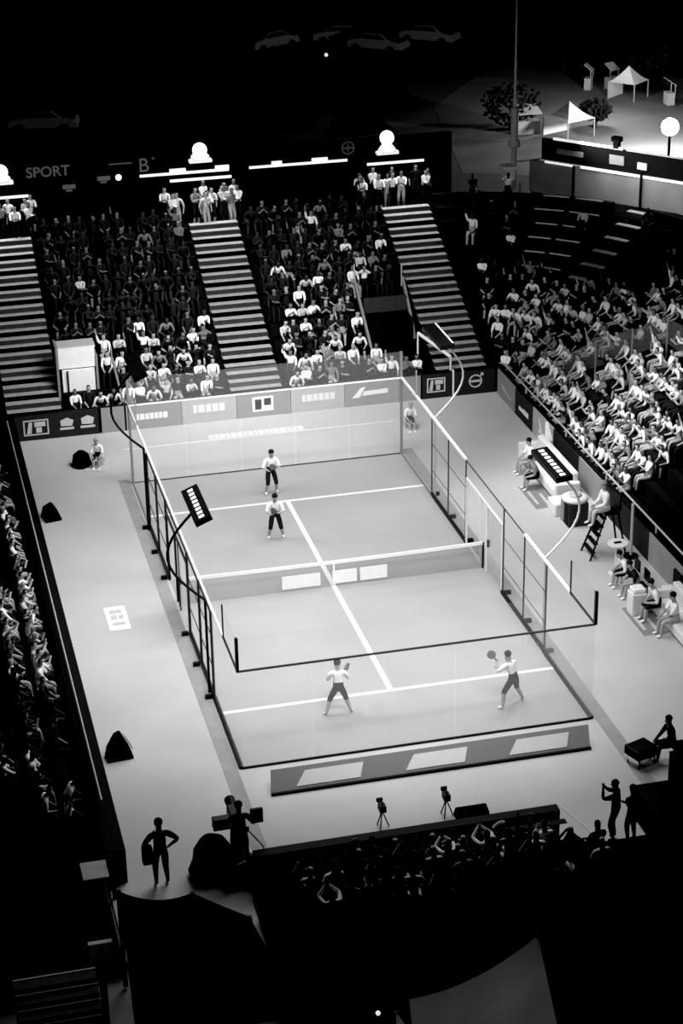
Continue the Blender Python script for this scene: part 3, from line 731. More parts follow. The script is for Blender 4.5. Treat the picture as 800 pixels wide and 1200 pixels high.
def seated(lean=.05, armk='lap', side_=0, wide=.0):
    # origin: floor under the bench front; seat top at z .42, pelvis above bench
    J = spine(V3(0, -.05, .53), lean, side_)
    c = J['chest']
    A_ = dict(lap=((-.10,.32,.60),(.10,.32,.60)), clap=((-.03,.36,.98),(.03,.36,.98)), phone=((-.05,.32,1.22),(.06,.32,1.22)), cross=((.10,.22,.84),(-.10,.24,.80)),
              knees=((-.16,.40,.56),(.16,.40,.56)), up=((-.12,.30,.60),(.32,.12,1.62)), cheer=((-.30,.12,1.60),(.32,.14,1.6)), chinrest=((-.05,.34,.92),(.14,.38,.58)))[armk]
    arms(J, *A_)
    legs(J, (-.12-wide, .42, 0), (.12+wide, .44, 0), bend=(0,.3,1))
    return J
def standing(armk='down', lean=.03):
    J = spine(V3(0,0,.93), lean)
    A_ = dict(down=((-.27,.05,.86),(.27,.05,.86)), clap=((-.03,.34,1.25),(.03,.34,1.25)), phone=((-.05,.34,1.48),(.06,.34,1.48)), hips=((-.20,.02,.98),(.20,.02,.98)), cross=((.1,.2,1.2),(-.1,.22,1.16)))[armk]
    arms(J, *A_); legs(J, (-.11,0,0), (.12,.03,0)); return J

POSES = [('with hands in lap', figure_mesh('person', seated(.05,'lap'))),
         ('clapping', figure_mesh('person', seated(.12,'clap'))),
         ('holding up a phone', figure_mesh('person', seated(.0,'phone'), long_sleeve=True)),
         ('with crossed arms', figure_mesh('person', seated(-.05,'cross', .06))),
         ('leaning forward on the knees', figure_mesh('person', seated(.55,'knees', 0, .05), shorts=True)),
         ('leaning sideways', figure_mesh('person', seated(.1,'chinrest', -.16))),
         ('with one arm raised', figure_mesh('person', seated(.0,'up')))]
SPOSES = [('standing', figure_mesh('person', standing('down'))), ('standing and clapping', figure_mesh('person', standing('clap'), shorts=True)), ('standing with folded arms', figure_mesh('person', standing('cross'), long_sleeve=True))]
def dress(o, skin='skin', shirt='swhite', trousers='tdark', hair='hair', shoe='tdark'):
    for i, k in enumerate((skin, shirt, trousers, hair, shoe)):
        o.material_slots[i].link = 'OBJECT'; o.material_slots[i].material = M[k]
SH = {'swhite': 'white', 'spale': 'pale grey', 'sgrey': 'grey', 'sdark': 'black'}
rnd = random.Random(21)
seats = []   # (pos, rot, seated, where, light level put into clothes and skin)
def visible(p):
    x, y = project(p); return -6 < x < 806 and 10 < y < 1206
# far stand
bname = ['far stand left edge block', 'far stand left block', 'far stand right block']
for bi, (a, b) in enumerate(BLOCKS):
    for i in range(FAR_ROWS):
        n = int((b-a-.3)/.5); mis = 0
        for k in range(n):
            x = a + .35 + .5*k
            if bi == 1 and x < .0 and i in (1,2,3) : continue
            if bi == 2 and 10.7 < x < 13.0 and 1 <= i <= 5 and not (i == 1 and x < 11.3): continue
            if rnd.random() < (.06 if i < 4 else .13): continue
            y = 25.8 + .75*i + .45
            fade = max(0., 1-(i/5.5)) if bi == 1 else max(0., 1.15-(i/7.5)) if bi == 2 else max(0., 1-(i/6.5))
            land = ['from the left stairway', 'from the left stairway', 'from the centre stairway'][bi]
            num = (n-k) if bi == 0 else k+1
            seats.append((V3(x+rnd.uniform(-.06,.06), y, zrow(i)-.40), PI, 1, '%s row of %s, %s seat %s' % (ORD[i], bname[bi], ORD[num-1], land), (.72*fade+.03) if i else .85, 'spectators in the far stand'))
# corner
for i in range(WR):
    r = 1.75+.75*i; t1 = tmax(r)-.1; n = int(r*t1/.5)
    for k in range(n):
        t = t1 - (k+.5)*.5/r; 
        if t < .02: continue
        if i >= 6 and ST0-1.5 < math.degrees(t) < ST0+10: continue
        if i >= 7 and rnd.random() < (.93 if math.degrees(t) < 62 else .45): continue
        if rnd.random() < (.10 if i < 7 else .3): continue
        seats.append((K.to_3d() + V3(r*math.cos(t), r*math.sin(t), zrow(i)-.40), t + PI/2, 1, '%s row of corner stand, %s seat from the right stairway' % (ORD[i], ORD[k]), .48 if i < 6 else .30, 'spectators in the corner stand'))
# right stand
for i in range(RR):
    for k in range(44):
        y = 24.2 - .5*k
        if y < 13.2 - .1*i: continue
        if 16.9+.0 < 15.9+.75*i < 20.6 and 0 < (y - (22.5 - (15.9+.75*i-17.2)*.75)) < .7: continue
        if rnd.random() < .10: continue
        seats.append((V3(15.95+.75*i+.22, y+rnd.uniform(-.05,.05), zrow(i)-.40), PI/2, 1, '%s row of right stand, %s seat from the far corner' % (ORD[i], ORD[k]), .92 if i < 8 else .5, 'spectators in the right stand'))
# left stand
for i in range(8):
    for k in range(52):
        y = 24.1 - .52*k
        if y < 3.5 and rnd.random() < .55: continue
        if rnd.random() < .10: continue
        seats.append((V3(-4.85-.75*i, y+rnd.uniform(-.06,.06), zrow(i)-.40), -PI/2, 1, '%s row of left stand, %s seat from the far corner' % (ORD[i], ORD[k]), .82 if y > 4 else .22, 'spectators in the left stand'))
# near stand
for i in range(6):
    for k in range(15):
        x = .1 + .5*k
        if i > 2 and rnd.random() < .3: continue
        if i == 0 and 5.0 < x: continue
        if x > 5.4 and rnd.random() < .5: continue
        if rnd.random() < .12: continue
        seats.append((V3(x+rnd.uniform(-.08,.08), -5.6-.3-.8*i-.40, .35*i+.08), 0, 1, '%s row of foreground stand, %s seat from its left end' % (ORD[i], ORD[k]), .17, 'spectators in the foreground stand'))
# people standing on the platform above the stairways
for k in range(40):
    x = rnd.choice([rnd.uniform(-4.6,-1.2), rnd.uniform(4.0,7.6), rnd.uniform(12.4,16.0)]); y = rnd.uniform(35.2, 37.2)
    seats.append((V3(x, y, zrow(11)-.40), PI+rnd.uniform(-.6,.6), 0, None, .75, 'people on the platform above the far stand'))
vis = [s for s in seats if visible(s[0]+V3(0,0,1))]
vis.sort(key=lambda s: (s[0]-CP).length)
plat = sorted([s for s in vis if not s[2]], key=lambda s: s[0].x)
vis = [s for s in vis if s[2]]
def look(br):  # low br darkens clothes and skin, painting weak light onto the crowd
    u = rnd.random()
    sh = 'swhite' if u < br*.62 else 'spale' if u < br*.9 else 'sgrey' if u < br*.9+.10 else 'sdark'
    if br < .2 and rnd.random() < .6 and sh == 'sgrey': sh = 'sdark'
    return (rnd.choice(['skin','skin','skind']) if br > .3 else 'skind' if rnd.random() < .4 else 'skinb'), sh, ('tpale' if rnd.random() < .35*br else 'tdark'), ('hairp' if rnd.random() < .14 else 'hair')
IND = 286
base = None
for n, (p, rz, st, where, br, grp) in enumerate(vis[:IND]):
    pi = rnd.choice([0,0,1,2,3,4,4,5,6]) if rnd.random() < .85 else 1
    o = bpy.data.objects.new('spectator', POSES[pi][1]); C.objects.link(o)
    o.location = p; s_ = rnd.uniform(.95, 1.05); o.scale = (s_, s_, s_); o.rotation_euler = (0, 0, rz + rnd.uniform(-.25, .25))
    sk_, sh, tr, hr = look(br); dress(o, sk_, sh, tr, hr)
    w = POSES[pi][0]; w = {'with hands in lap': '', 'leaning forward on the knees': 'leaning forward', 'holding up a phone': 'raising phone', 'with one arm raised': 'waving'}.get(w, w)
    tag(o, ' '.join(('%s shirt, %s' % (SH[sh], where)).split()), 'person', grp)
plat = plat[:14]
X0 = {0: 'left', 1: 'centre', 2: 'right'}
cnt = {}
for (p, rz, st, where, br, grp) in plat:
    pi = rnd.randrange(3); o = bpy.data.objects.new('spectator', SPOSES[pi][1]); C.objects.link(o); o.location = p; o.rotation_euler = (0,0,rz)
    sk_, sh, tr, hr = look(.95); dress(o, sk_, sh, tr, hr); b = 0 if p.x < 0 else 1 if p.x < 9 else 2; cnt[b] = cnt.get(b, 0)+1
    tag(o, '%s-shirted person %s above the %s stairway, %s from left' % (SH[sh], SPOSES[pi][0], X0[b], ORD[cnt[b]-1]), 'person', grp)
# the rest of the crowd: one object
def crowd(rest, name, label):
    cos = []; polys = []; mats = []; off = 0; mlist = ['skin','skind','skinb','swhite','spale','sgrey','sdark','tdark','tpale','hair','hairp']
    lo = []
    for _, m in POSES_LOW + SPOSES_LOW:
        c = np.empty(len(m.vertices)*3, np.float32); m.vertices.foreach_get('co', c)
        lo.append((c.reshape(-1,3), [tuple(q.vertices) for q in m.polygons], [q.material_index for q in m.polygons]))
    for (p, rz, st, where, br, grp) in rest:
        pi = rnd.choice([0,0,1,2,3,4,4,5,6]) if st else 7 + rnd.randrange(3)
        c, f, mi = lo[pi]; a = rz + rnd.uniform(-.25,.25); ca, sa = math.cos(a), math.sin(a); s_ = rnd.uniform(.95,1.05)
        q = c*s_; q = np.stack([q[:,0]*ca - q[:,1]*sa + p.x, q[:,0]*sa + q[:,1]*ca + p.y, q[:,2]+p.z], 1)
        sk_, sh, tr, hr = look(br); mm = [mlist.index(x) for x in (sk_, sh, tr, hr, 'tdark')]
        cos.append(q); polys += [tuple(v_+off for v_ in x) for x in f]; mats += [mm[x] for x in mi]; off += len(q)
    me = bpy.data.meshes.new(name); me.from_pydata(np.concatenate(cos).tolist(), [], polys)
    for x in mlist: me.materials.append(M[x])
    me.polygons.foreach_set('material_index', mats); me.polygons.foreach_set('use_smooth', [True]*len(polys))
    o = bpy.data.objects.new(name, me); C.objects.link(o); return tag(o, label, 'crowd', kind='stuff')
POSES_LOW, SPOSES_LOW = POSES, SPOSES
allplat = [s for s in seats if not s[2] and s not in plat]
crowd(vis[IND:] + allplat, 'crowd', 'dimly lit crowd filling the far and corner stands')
print('SEATS', len(vis), 'nearest cut at', (vis[IND][0]-CP).length)

# ---- players and officials
def hero(name, J, loc, rz, lab, clothes, shorts=True, long_sleeve=False, sc_=1, group=None, hair=True):
    me = figure_mesh(name, J, long_sleeve, shorts, True, 2)
    o = bpy.data.objects.new(name, me); C.objects.link(o); o.location = loc; o.rotation_euler = (0,0,rz); o.scale = (sc_,)*3
    dress(o, *clothes); tag(o, lab, 'person', group)
    h = J['head']; m = MB(); m.lathe((h.x, h.y-.006, h.z), [(.098,.02),(.104,.055),(.094,.09),(.062,.125),(.02,.14)], 14)
    hp = m.build('hair', clothes[3], o, smooth=True)
    return o
def racket(o, J, s, d, lab):
    """padel racket held in hand s pointing in local direction d"""
    h = J['hd'+s]; d = Vector(d).normalized(); side_ = d.cross(V3(.3,1,.2)).normalized()
    e = empty('padel_racket', (0,0,0), 0, lab, 'racket'); Mx = o.matrix_basis
    f = lambda p: Mx @ p
    MB().bar(f(h-d*.05), f(h+d*.12), .017).build('grip','blackm',e)
    m = MB(); c = h+d*.27; n = 20
    ring_ = [f(c + d*(.14*math.cos(2*PI*i/n)) + side_*(.125*math.sin(2*PI*i/n))) for i in range(n)]
    nn = (Mx.to_3x3() @ d.cross(side_)).normalized()*.035
    m.poly(ring_, nn); m.build('face','sgrey',e)
WHT = ('skin','swhite','tdark','hair','swhite')
# near left player, seen from behind, legs apart, arms forward
J = spine(V3(0,0,.86), .22); arms(J, (-.16,.42,1.05), (.20,.42,1.08)); legs(J, (-.36,-.02,0), (.36,.02,0), bend=(0,1,0), tl=(-.4,1,0), tr=(.4,1,0))
p1 = hero('player', J, (3.22,2.1,.008), -.1, 'player in white shirt and dark shorts, near left side, legs apart', WHT); racket(p1, J, 'R', (.55,.7,.15), 'padel racket held by the near left player')
J = spine(V3(0,0,.84), .30, -.1); arms(J, (-.34,.36,1.30), (-.22,.42,1.10)); legs(J, (-.42,.0,0), (.36,-.02,0), bend=(.1,1,0), tl=(-.8,1,0), tr=(.3,1,0))
p2 = hero('player', J, (8.15,1.35,.008), .45, 'player in white shirt bending towards the left, near right side', WHT); racket(p2, J, 'L', (-.5,.3,.8), 'padel racket held by the near right player')
J = spine(V3(0,0,.88), .2); arms(J, (-.15,.42,1.1), (.22,.40,1.05)); legs(J, (-.2,0,0), (.22,.04,0), bend=(0,1,0))
p3 = hero('player', J, (4.6,17.8,.008), PI+.1, 'player in white standing at the far service line', WHT); racket(p3, J, 'R', (-.3,.6,.8), 'padel racket held by the player at the far service line')
J = spine(V3(0,0,.86), .28); arms(J, (-.12,.42,1.08), (.16,.44,1.05)); legs(J, (-.26,0,0), (.24,.05,0), bend=(0,1,0))
p4 = hero('player', J, (3.98,14.15,.008), PI-.15, 'player in white and dark shorts in front of the far service line', WHT); racket(p4, J, 'R', (-.2,.6,.8), 'padel racket held by the far player nearer the net')
BLK = ('skind','sdark','tdark','hair','tdark')
# standing man, bottom left
J = spine(V3(0,0,.93), .0); arms(J, (-.30,.02,.92), (.24,.04,1.02), bl=(-1,-.3,0), br=(1,-.3,0)); legs(J, (-.13,0,0), (.14,.02,0))
hero('person', J, (-2.92,-4.75,0), .05, 'man in black standing on the floor, hand on hip, bag at side', BLK, False, True, 1.08)
e = empty('shoulder_bag', (-3.24,-4.82,.75), .05, 'black bag carried by the standing man', 'bag'); box('bag_body', (-.14,-.12,0),(.12,.1,.5),'blackc',e,.05); MB().path([(.0,0,.5),(.12,0,.8),(.2,0,.92)],.015).build('strap','blackc',e)
# cameraman and pedestal camera
J = spine(V3(0,0,.93), .25); arms(J, (-.28,.34,1.10), (.28,.34,1.10)); legs(J, (-.15,0,0), (.15,-.05,0))
hero('camera_operator', J, (-.95,-4.95,.35), 0, 'camera operator in black standing behind the covered camera pedestal', BLK, False, True, 1.0)
tag(MB().box((-.5,-.4,0),(.5,.4,.34)).build('riser_box','blackc',None,.02,False,(-.95,-4.98,0)), 'low black riser box under the camera operator', 'box')
e = empty('broadcast_camera', (-.95,-4.25,0), 0, 'large covered broadcast camera with screen and lens arm', 'camera')
MB().lathe((0,0,0),[(.45,0),(.44,.08),(.18,.14),(.14,1.1),(.18,1.2)],16).build('pedestal','blackm',e,smooth=True)
box('camera_body',(-.16,-.35,1.2),(.16,.35,1.5),'blackm',e,.03); box('viewfinder',(.3,-.45,1.35),(.62,-.35,1.75),'blackm',e,.02); MB().bar((0,.35,1.36),(0,.75,1.36),.11,14,.14).build('lens','blackm',e)
box('side_box',(-.62,-.4,1.25),(-.2,-.15,1.55),'blackm',e,.02); MB().path([(.1,-.3,1.3),(.5,-.7,.9),(.75,-1.0,.35)],.02).build('pan_handle','grey',e); box('cue_card',(-.02,-.42,1.12),(.26,-.36,1.28),'pale',e)
e = empty('equipment_bag', (-1.62,-4.55,0), .2, 'bulky black covered equipment heap left of the camera', 'bag')
m = MB(); m.lathe((0,0,0),[(.5,0),(.56,.15),(.54,.45),(.44,.75),(.30,.98),(.12,1.08)],18)
for v_ in m.bm.verts: v_.co.x *= 1 + .12*math.sin(v_.co.z*9); v_.co.y *= .9 + .1*math.cos(v_.co.x*11)
m.build('cloth_cover','blackc',e,smooth=True); MB().path([(.2,-.53,.45),(.45,-.5,.38),(.7,-.45,.4)],.02).build('strap','grey',e)
# tripods + monitor on the near edge
for x, y, lab in ((2.94,-3.7,'small camera on a short tripod at the near edge, left one'),(4.67,-3.62,'small camera on a short tripod beside the floor monitor')):
    e = empty('tripod_camera', (x,y,0), 0, lab, 'camera', 'small tripod cameras at the near edge')
    for a in (0,2.1,4.2): MB().bar((0,0,.5),(.18*math.cos(a),.18*math.sin(a),0),.018).build('leg','blackm',e)
    box('camera_body',(-.09,-.14,.5),(.09,.12,.68),'blackm',e,.02); MB().bar((0,.12,.6),(0,.24,.6),.05).build('lens','blackm',e); MB().path([(0,-.05,.68),(-.03,-.05,.86)],.015).box((-.16,-.08,.82),(.0,-.02,.92)).build('flash_arm','blackm',e)
def wedge(loc, rz, w, lab, h=.42):
    e = empty('floor_speaker', loc, rz, lab, 'speaker')
    MB().poly([(-.28,-w,0),(.3,-w,0),(.12,-w,h),(-.18,-w,h*.75)],(0,2*w,0)).build('cabinet','blackc',e,.02)
    MB().poly([(.305,-w+.04,.02),(.305,w-.04,.02),(.135,w-.04,h-.03),(.135,-w+.04,h-.03)],(.012,0,.006)).build('grille','black',e); return e
wedge((5.28,-3.9,0), PI/2, .42, 'black floor monitor speaker beside the near edge tripod', .32)
wedge((-3.2,17.75,0), .2, .33, 'black wedge speaker on the carpet by the left wall, far one', .5)
def cone_speaker(loc, rz, lab):
    e = empty('floor_speaker', loc, rz, lab, 'speaker'); m = MB()
    m.poly([(-.38,-.25,0),(.36,-.25,0),(.3,-.2,.25),(.12,-.05,.62),(-.05,-.05,.56),(-.3,-.2,.28)],(0,.45,0)); m.build('cabinet','blackc',e,.03)
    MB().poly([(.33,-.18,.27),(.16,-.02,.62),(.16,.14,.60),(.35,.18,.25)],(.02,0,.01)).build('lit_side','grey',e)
cone_speaker((-3.1,1.5,0), .1, 'black pointed speaker on the carpet by the left wall, near one')
# ball kids
def ballkid(loc, rz, lab, lab2):
    J = seated(.35,'knees'); hero('ball_kid', J, loc, rz, lab, ('skin','swhite','tdark','hairp','swhite'), True, False, .85)
    e = empty('low_stool', loc, rz, lab2, 'stool'); box('seat',(-.22,-.28,.30),(.22,.1,.36),'pale',e,.02); box('base_plate',(-.42,-.3,0),(.42,.62,.03),'pale',e,.01)
    for a in (-.18,.18):
        for b in (-.24,.06): MB().bar((a,b,.03),(a,b,.3),.02).build('leg','metal',e)
ballkid((-1.0,22.0,.0), PI*.9, 'ball kid in white sitting on a low stool, far left corner', 'low pale stool under the ball kid in the far left corner')
ballkid((10.95,22.3,.0), PI, 'ball kid in white sitting on a low stool, far right corner', 'low pale stool under the ball kid in the far right corner')
tag(MB().lathe((0,0,0),[(.34,0),(.36,.1),(.3,.45),(.12,.6)],14).build('shadow_form','blackc',None,0,True,(-1.6,22.1,0)), 'black form for the shadow beside the far left ball kid', 'bag')  # solid black form standing in for the shadow left of the kid
# players' benches
def bench(x, y, lab, n):
    e = empty('team_bench', (x,y,0), 0, lab, 'bench')
    box('seat',(-.42,-n,.12),(.3,n,.46),'whitec',e,.05); box('backrest',(.24,-n,.3),(.5,n,1.0),'whitec',e,.06); box('armrest',(-.42,n,.1),(.5,n+.22,.72),'whitec',e,.05); box('armrest',(-.42,-n-.22,.1),(.5,-n,.72),'whitec',e,.05)
    box('plinth',(-.36,-n,0),(.44,n,.12),'grey',e); return e
bench(14.35,16.2,'long white cloth-covered players\' bench on the far right side',1.85)
bench(14.45,3.9,'white cloth-covered players\' bench at the right photo edge',1.7)
def mat_(x0,y0,x1,y1,lab):
    e = empty('floor_mat', ((x0+x1)/2,(y0+y1)/2,0), 0, lab, 'mat'); w=(x1-x0)/2; h=(y1-y0)/2
    box('border',(-w,-h,0),(w,h,.008),'pale',e); box('centre',(-w+.05,-h+.05,.008),(w-.05,h-.05,.014),'grey',e); box('printed_mark',(-.3,-h*.6,.014),(-.2,h*.5,.018),'pale',e); MB().box((.05,-h*.7,.014),(.15,h*.2,.018)).build('printed_mark','pale',e)
mat_(13.1,13.85,14.1,15.95,'grey floor mat with pale border before the far bench'); mat_(13.2,4.15,14.15,6.15,'grey floor mat with pale border before the near bench')
J = seated(.5,'knees'); hero('player', J, (13.75,15.6,0), PI/2, 'resting player in grey bent forward on the far bench', ('skin','sgrey','tdark','hair','swhite'), True, False, 1)
J = seated(.1,'lap'); hero('person', J, (13.95,17.0,0), PI/2, 'person in white sitting at the far end of the far bench', ('skin','swhite','tpale','hair','swhite'), True, False, 1)
tag(MB().lathe((0,0,0),[(.06,0),(.3,.02),(.3,.05),(.06,.07),(.05,.7)],18).build('weighted_stand','blackm',None,0,False,(14.75,18.35,0)), 'black weighted pole stand beside the far bench', 'stand')
e = empty('towel_bin', (14.85,17.9,1.0), 0, 'white pointed towel draped on the barrier behind the far bench', 'towel'); MB().poly([(-.1,-.25,-.15),(.1,-.25,-.15),(.15,.2,.0),(.0,.05,.5)],(.1,0,.02)).build('cloth','whitec',e)
e = empty('drinks_cooler', (14.05,12.55,0), 0, 'dark cooler cabinet with round white top beside the umpire', 'cooler')
box('cabinet',(-.36,-.4,0),(.36,.4,.85),'riser',e,.03); MB().lathe((0,0,.85),[(.44,0),(.46,.05),(.44,.12),(.3,.14)],20).build('top','whitec',e,smooth=True); box('glass_door',(-.38,-.33,.08),(-.362,-.03,.78),'black',e); box('glass_door',(-.38,.03,.08),(-.362,.33,.78),'grey',e); MB().lathe((0,0,.99),[(.2,0),(.22,.04),(.1,.06)],16).build('bowl','pale',e,smooth=True)
tag(MB().box((-.3,-.4,0),(.3,.4,.45)).build('crate','whitec',None,.04,False,(13.85,13.5,0)), 'white crate between the far bench and the cooler', 'crate')
# umpire chair and umpire
e = empty('umpire_chair', (14.25,9.95,0), 0, 'tall black ladder chair for the umpire beside the right barrier', 'chair')
for sx, sy in ((-.75,-.42),(-.75,.42),(.5,-.42),(.5,.42)):
    MB().bar((sx,sy,0),(sx*.35+(.05),sy*.7,1.5),.035).build('leg','blackm',e)
for k in range(5):
    z=.25+.28*k; x=-.75+.53*z/1.5; MB().box((x-.06,-.4+.03*k,z),(x+.1,.4-.03*k,z+.03)).build('rung','blackm',e)
box('seat',(-.25,-.3,1.5),(.3,.3,1.56),'blackm',e,.02); box('backrest',(.26,-.3,1.6),(.32,.3,2.15),'blackm',e,.02); box('footrest',(-.62,-.3,1.02),(-.4,.3,1.06),'blackm',e)
J = seated(.15,'lap'); hero('umpire', J, (14.12,9.95,1.1), PI/2, 'umpire in white jacket sitting on the tall black chair', ('skin','swhite','spale','hairp','swhite'), False, True, 1.12)
e = empty('parasol', (14.9,9.5,0), 0, 'white parasol pole behind the umpire chair', 'parasol'); MB().bar((0,0,0),(0,0,1.9),.05).build('pole','pale',e); MB().lathe((0,0,0),[(.25,0),(.25,.06),(.05,.08)],14).build('foot','blackm',e)
e = empty('bistro_table', (14.0,8.45,0), 0, 'white round high table beside the umpire chair', 'table')
MB().lathe((0,0,1.05),[(.33,0),(.34,.02),(.33,.05)],24).build('tabletop','whitec',e); MB().bar((0,0,.04),(0,0,1.05),.07,12).build('pole','whitec',e); MB().lathe((0,0,0),[(.26,0),(.26,.03),(.08,.06)],20).build('foot','whitec',e)
tag(MB().box((-.12,-.05,0),(.12,.05,.03)).build('notebook','black',None,0,False,(14.0,8.45,1.10)), 'small dark notebook on the white high table', 'notebook')
for i,(y,cl,lab,ln) in enumerate(((7.55,('skin','swhite','tdark','hair','swhite'),'person in white leaning forward beside the white high table',.55),(6.75,('skin','sdark','tpale','hair','swhite'),'person in black with bare arms leaning forward, next along the barrier',.5))):
    J = seated(ln,'knees'); hero('person', J, (14.0,y,0), PI/2, lab, cl, True, False, 1)
    e = empty('folding_chair', (14.0,y,0), PI/2, ['dark chair under the person in white by the high table','dark chair under the person in black by the barrier'][i], 'chair'); box('seat',(-.22,-.3,.38),(.22,.14,.42),'blackm',e,.01); box('backrest',(-.22,-.36,.5),(.22,-.32,.9),'blackm',e,.01)
    for a in (-.2,.2):
        for b in (-.28,.1): MB().bar((a,b,0),(a,b,.38),.018).build('leg','blackm',e)
J = seated(.45,'lap'); hero('player', J, (14.05,5.15,0), PI/2, 'resting player in white leaning on the near bench', ('skin','swhite','tdark','hair','swhite'), True, False, 1.08)
J = seated(.15,'chinrest'); hero('player', J, (14.15,4.1,0), PI/2, 'second resting player in white, nearer the photo edge', ('skin','swhite','tpale','hair','swhite'), True, False, 1.05)
e = empty('towel_stand', (13.6,5.7,0), 0, 'white box stand with towels beside the near bench', 'stand'); box('box_body',(-.25,-.25,0),(.25,.25,.75),'whitec',e,.04); box('folded_towel',(-.2,-.2,.75),(.2,.2,.9),'white',e,.04); box('folded_towel',(.02,.25,.3),(.22,.4,.8),'white',e,.04)
e = empty('swivel_chair', (14.75,5.9,0), 0, 'black high-backed chair by the barrier with white cushion', 'chair'); MB().lathe((0,0,0),[(.3,0),(.3,.05),(.06,.09),(.06,.42)],16).build('foot','blackm',e); box('seat',(-.28,-.3,.42),(.28,.3,.52),'blackm',e,.05); box('backrest',(.2,-.3,.52),(.3,.3,1.15),'blackm',e,.05); box('cushion',(-.2,-.22,.52),(.16,.22,.64),'whitec',e,.05)
# lower right: seated camera crew and black boxes
J = seated(.2,'knees'); hero('camera_operator', J, (11.3,-2.55,0), PI/2, 'crew member in black cap sitting behind the floor camera at right', BLK, False, True, 1)
e = empty('crew_stool', (11.55,-2.55,0), 0, 'small black stool under the crew member at right', 'stool'); box('seat',(-.25,-.22,.36),(.2,.22,.42),'blackm',e,.02); MB().lathe((0,0,0),[(.2,0),(.2,.03),(.05,.05),(.05,.36)],12).build('foot','blackm',e)
e = empty('floor_camera', (10.55,-2.5,0), .35, 'black floor camera case with white edge before the crew member', 'camera')
box('case',(-.45,-.3,.28),(.25,.3,.55),'blackm',e,.03); box('white_edge',(-.47,-.3,.2),(-.44,.28,.27),'white',e); MB().bar((.25,0,.45),(.5,0,.5),.07,12).build('lens','pale',e)
for a in (-.35,.2):
    for b in (-.22,.22): MB().bar((a,b,0),(a,b,.28),.025).build('leg','blackm',e)
J = standing('cross'); J2 = seated(.3,'phone')
J2 = standing('phone'); PA = (8.45, -5.82, .0); PB = (8.78, -6.12, .08)
hero('person', J2, PA, .9, 'standing person in black cap at the foreground edge holding something up', BLK, False, True, 1.0)
hero('person', standing('cross'), PB, .2, 'shorter person in black beside the one in the cap, foreground edge', BLK, False, True, .94)
def blk(a, b, lab, name='road_case'):
    e = empty(name, ((a[0]+b[0])/2,(a[1]+b[1])/2,0), 0, lab, 'case'); w=(b[0]-a[0])/2; h=(b[1]-a[1])/2
    box('case_body',(-w,-h,0),(w,h,b[2]-.06),'blackc',e,.02); box('lid',(-w-.01,-h-.01,b[2]-.06),(w+.01,h+.01,b[2]),'black',e,.01)
blk((9.3,-7.4,0),(11.6,-5.0,1.0),'large black covered box at the foreground right corner'); blk((10.75,-4.95,0),(13.5,-3.7,1.0),'tall black covered box at the right photo edge')
# VIP table area in the foreground
e = empty('commentary_desk', (6.2,-5.9,0), 0, 'black foreground desk with thin white edge lines', 'desk')
box('desk_front',(-1.6,-.3,1.0),(.82,-.1,1.02),'black',e); 
MB().bar((.86,.55,1.03),(1.35,-1.35,1.03),.018).build('white_edge','rail',e); MB().bar((-1.0,-.55,1.0),(.35,-.35,1.0),.012).build('white_edge','metal',e); MB().bar((-3.2,-.5,1.0),(-2.3,-.42,1.0),.01).build('white_edge','metal',e); box('desk_leg',(-.1,-.3,0),(.1,-.1,1.0),'black',e)
e = empty('white_chair', (5.35,-5.95,.1), 0, 'white curved chair back at the foreground desk', 'chair'); MB().path([(-.12,0,0),(-.14,0,.95),(.0,0,1.05),(.12,0,1.03)],.05).build('backrest','pale',e); box('seat',(-.2,-.4,.4),(.2,0,.45),'pale',e)
# foreground roofs
def sail(name, P, m, lab, posts, edge=None):
    """tensile roof: grid between four corner points with sag"""
    e = empty(name, P[0], 0, lab, 'tent'); o = Vector(P[0]); mb_ = MB(); n = 10; G = []
    a, b, c, d = [Vector(p)-o for p in P[:4]]
    for i in range(n+1):
        row = []
        for j in range(n+1):
            u, w_ = i/n, j/n; p = a*(1-u)*(1-w_) + b*u*(1-w_) + c*u*w_ + d*(1-u)*w_
            p = p - V3(0,0,P[4]*(4*u*(1-u))*(1-.3*w_)) ; row.append(mb_.bm.verts.new(p))
        G.append(row)
    for i in range(n):
        for j in range(n): mb_.bm.faces.new([G[i][j],G[i+1][j],G[i+1][j+1],G[i][j+1]])
    mb_.build('canopy', m, e, smooth=True)
    for p in posts:
        q = Vector(p)-o; MB().bar(q, (q.x,q.y,-o.z), .06).build('pole','blackm',e)
    return e
sail('marquee', [(-4.35,-8.4,2.6),(-2.76,-8.75,2.5),(-3.2,-14,2.9),(-4.75,-14,2.9),.22], 'blackc', 'black sagging marquee roof at the lower left', [(-4.35,-8.4,2.6),(-2.76,-8.75,2.5)])
sail('marquee', [(-2.76,-8.75,2.5),(-1.7,-9.95,2.5),(-1.4,-14,2.9),(-3.2,-14,2.9),.02], 'blackc', 'black marquee roof lit along one edge, beside the sagging roof', [(-1.7,-9.95,2.5)])
tag(MB().poly([(-2.62,-8.95,2.32),(-1.80,-9.9,2.42),(-2.35,-9.6,2.0)]).build('marquee_flap','tent'), 'dim grey triangular flap at the tip of the black marquee', 'cloth')
sail('marquee', [(.0,-16.8,5.15),(2.72,-16.1,5.55),(2.0,-21,4.2),(-.8,-21,4.2),.25], 'tent', 'grey tent roof at the bottom, between two black gaps', [(2.72,-16.1,5.6)])
sail('marquee', [(-.28,-16.9,5.0),(.05,-17.6,4.6),(.1,-21,3.4),(-1.3,-21,3.4),.0], 'pale2', 'pale narrow tent peak at the bottom left of the grey tent', [(-.28,-16.9,5.0)])
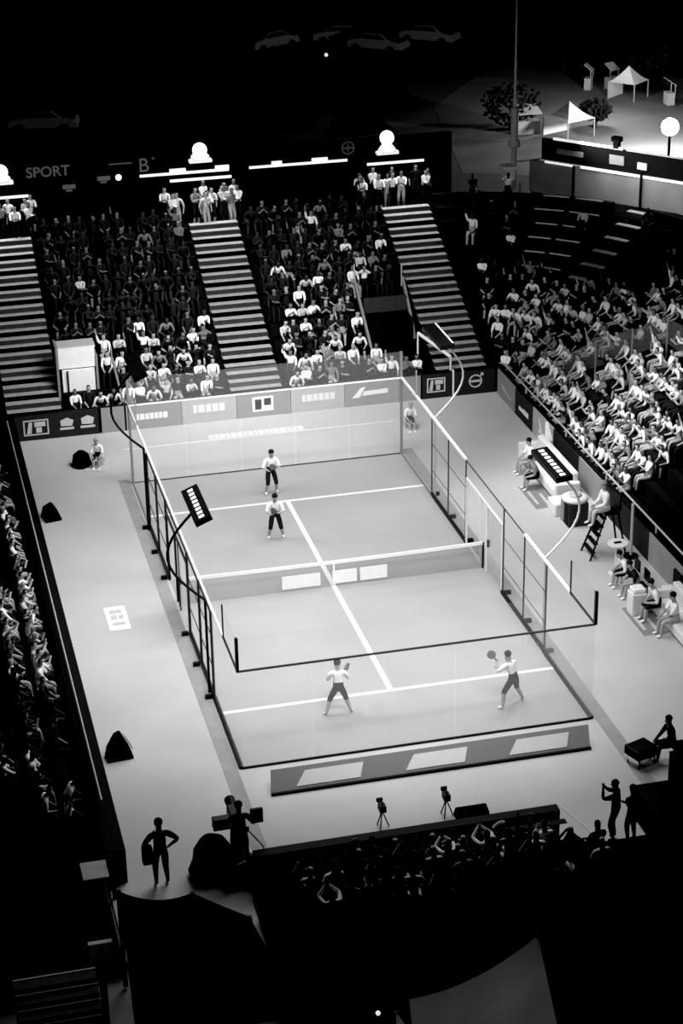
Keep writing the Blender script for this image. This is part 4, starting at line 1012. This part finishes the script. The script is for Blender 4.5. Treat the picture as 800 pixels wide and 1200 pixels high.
# lower left clutter
e = empty('cabinet', (-4.55,-5.2,0), 0, 'grey metal cabinet at the end of the left wall', 'cabinet'); box('body',(-.28,-.3,0),(.22,.3,1.0),'grey',e,.02); box('top',(-.34,-.36,1.0),(.28,.36,1.06),'pale3',e); MB().bar((.42,.2,0),(.42,.2,1.3),.05).build('side_post','blackm',e)
e = empty('sign_box', (-4.95,-9.6,0), 0, 'small pale sign box with a dark mark, lower left', 'sign'); box('post',(-.08,-.05,0),(.08,.05,1.75),'riser',e); box('panel',(-.26,-.06,1.75),(.26,.06,2.2),'pale3',e); box('printed_mark',(-.03,-.07,1.95),(.04,-.061,2.15),'black',e)
e = empty('stairway', (-5.7,-10.2,.25), 0, 'dim dark steps at the lower left corner', 'stairs')
for i in range(8): box('step',(-1.2,-.35*i-.35,0),(.55,-.35*i,1.75-.14*i),'riser',e); box('nosing',(-1.2,-.35*i-.05,1.75-.14*i),(.55,-.35*i,1.77-.14*i),'grey',e)
b_ = MB().ball((0,0,0),.05).build('bulb','striplight',None,smooth=True,loc=(.0,-14.5,3.05)); tag(b_,'tiny white bulb in the dark foreground','lamp')
# ------------------------------------------------------------------ lights
def area(name, loc, target, sx, sy, energy, spread=180):
    ld = bpy.data.lights.new(name, 'AREA'); ld.shape = 'RECTANGLE'; ld.size = sx; ld.size_y = sy; ld.energy = energy; ld.spread = R(spread)
    o = bpy.data.objects.new(name, ld); C.objects.link(o); o.location = loc
    o.rotation_euler = (Vector(target)-Vector(loc)).to_track_quat('-Z','Y').to_euler(); return o
area('overhead_fill', (5, 9.5, 15), (5, 9.5, 0), 9, 18, 3300)  # unseen soft panel added to even out the light of the court lamps
def point(name, loc, e, r=.3):
    ld = bpy.data.lights.new(name, 'POINT'); ld.energy = e; ld.shadow_soft_size = r
    o = bpy.data.objects.new(name, ld); C.objects.link(o); o.location = loc
point('street_light', (35.9, 58.6, 3.0), 3600, .5)
area('near_fill', (5, -4.5, 12), (5, 5, .5), 8, 1, 420, 75)  # added fill from the camera side for the near players' backs
area('right_stand_fill', (12.5, 14, 11), (19.5, 15.5, 2.5), 2, 10, 420, 70)  # added fill that brightens the right crowd, no lamp hangs there
area('grey_tent_fill', (2.0, -17.0, 9), (1.2, -18.5, 4.5), 1, 1, 11, 100)  # added local light that lifts the grey foreground tent
area('step_fill', (-5.6, -10.6, 6), (-5.6, -11.3, 1.5), .5, .5, 9, 120)  # unseen light added so the lower left steps show
area('corner_fill', (-4.3, -7.6, 6), (-5.0, -9, 1), 1, 1, 7, 140)  # unseen light added for the cabinet and sign box
point('white_tent_fill', (35.5, 67.5, 3.5), 900, .5)  # extra point light added to brighten the white tents, without a fitting
area('far_stand_fill', (5, 17, 14), (5, 28, 1.5), 6, 2, 850, 80)  # added fill aimed at the lower far rows
area('left_stand_fill', (3, 10, 11), (-6, 9, 1.5), 2, 14, 300, 85)  # added fill for the left crowd, belongs to no real lamp
for k_, x_ in enumerate((-3, 5.9, 14.4)): area('platform_light', (x_, 35.5, 10.5), (x_, 35.2, 5), 1.5, 1.0, 110, 80)
area('corner_wall_fill', (22.5, 31.2, 7.6), (24.6, 31.6, 5.4), 6, .5, 150, 140)  # added light on the grey wall, helping out the weak strip lights
w = bpy.data.worlds.new('night'); sc.world = w; w.use_nodes = True
w.node_tree.nodes['Background'].inputs[0].default_value = (0,0,0,1)
sc.view_settings.view_transform = 'Standard'
vs = sc.view_settings; vs.use_curve_mapping = True; vs.curve_mapping.black_level = (.006, .006, .006); vs.curve_mapping.update()
sc.cycles.transparent_max_bounces = 32
sc.cycles.max_bounces = 5
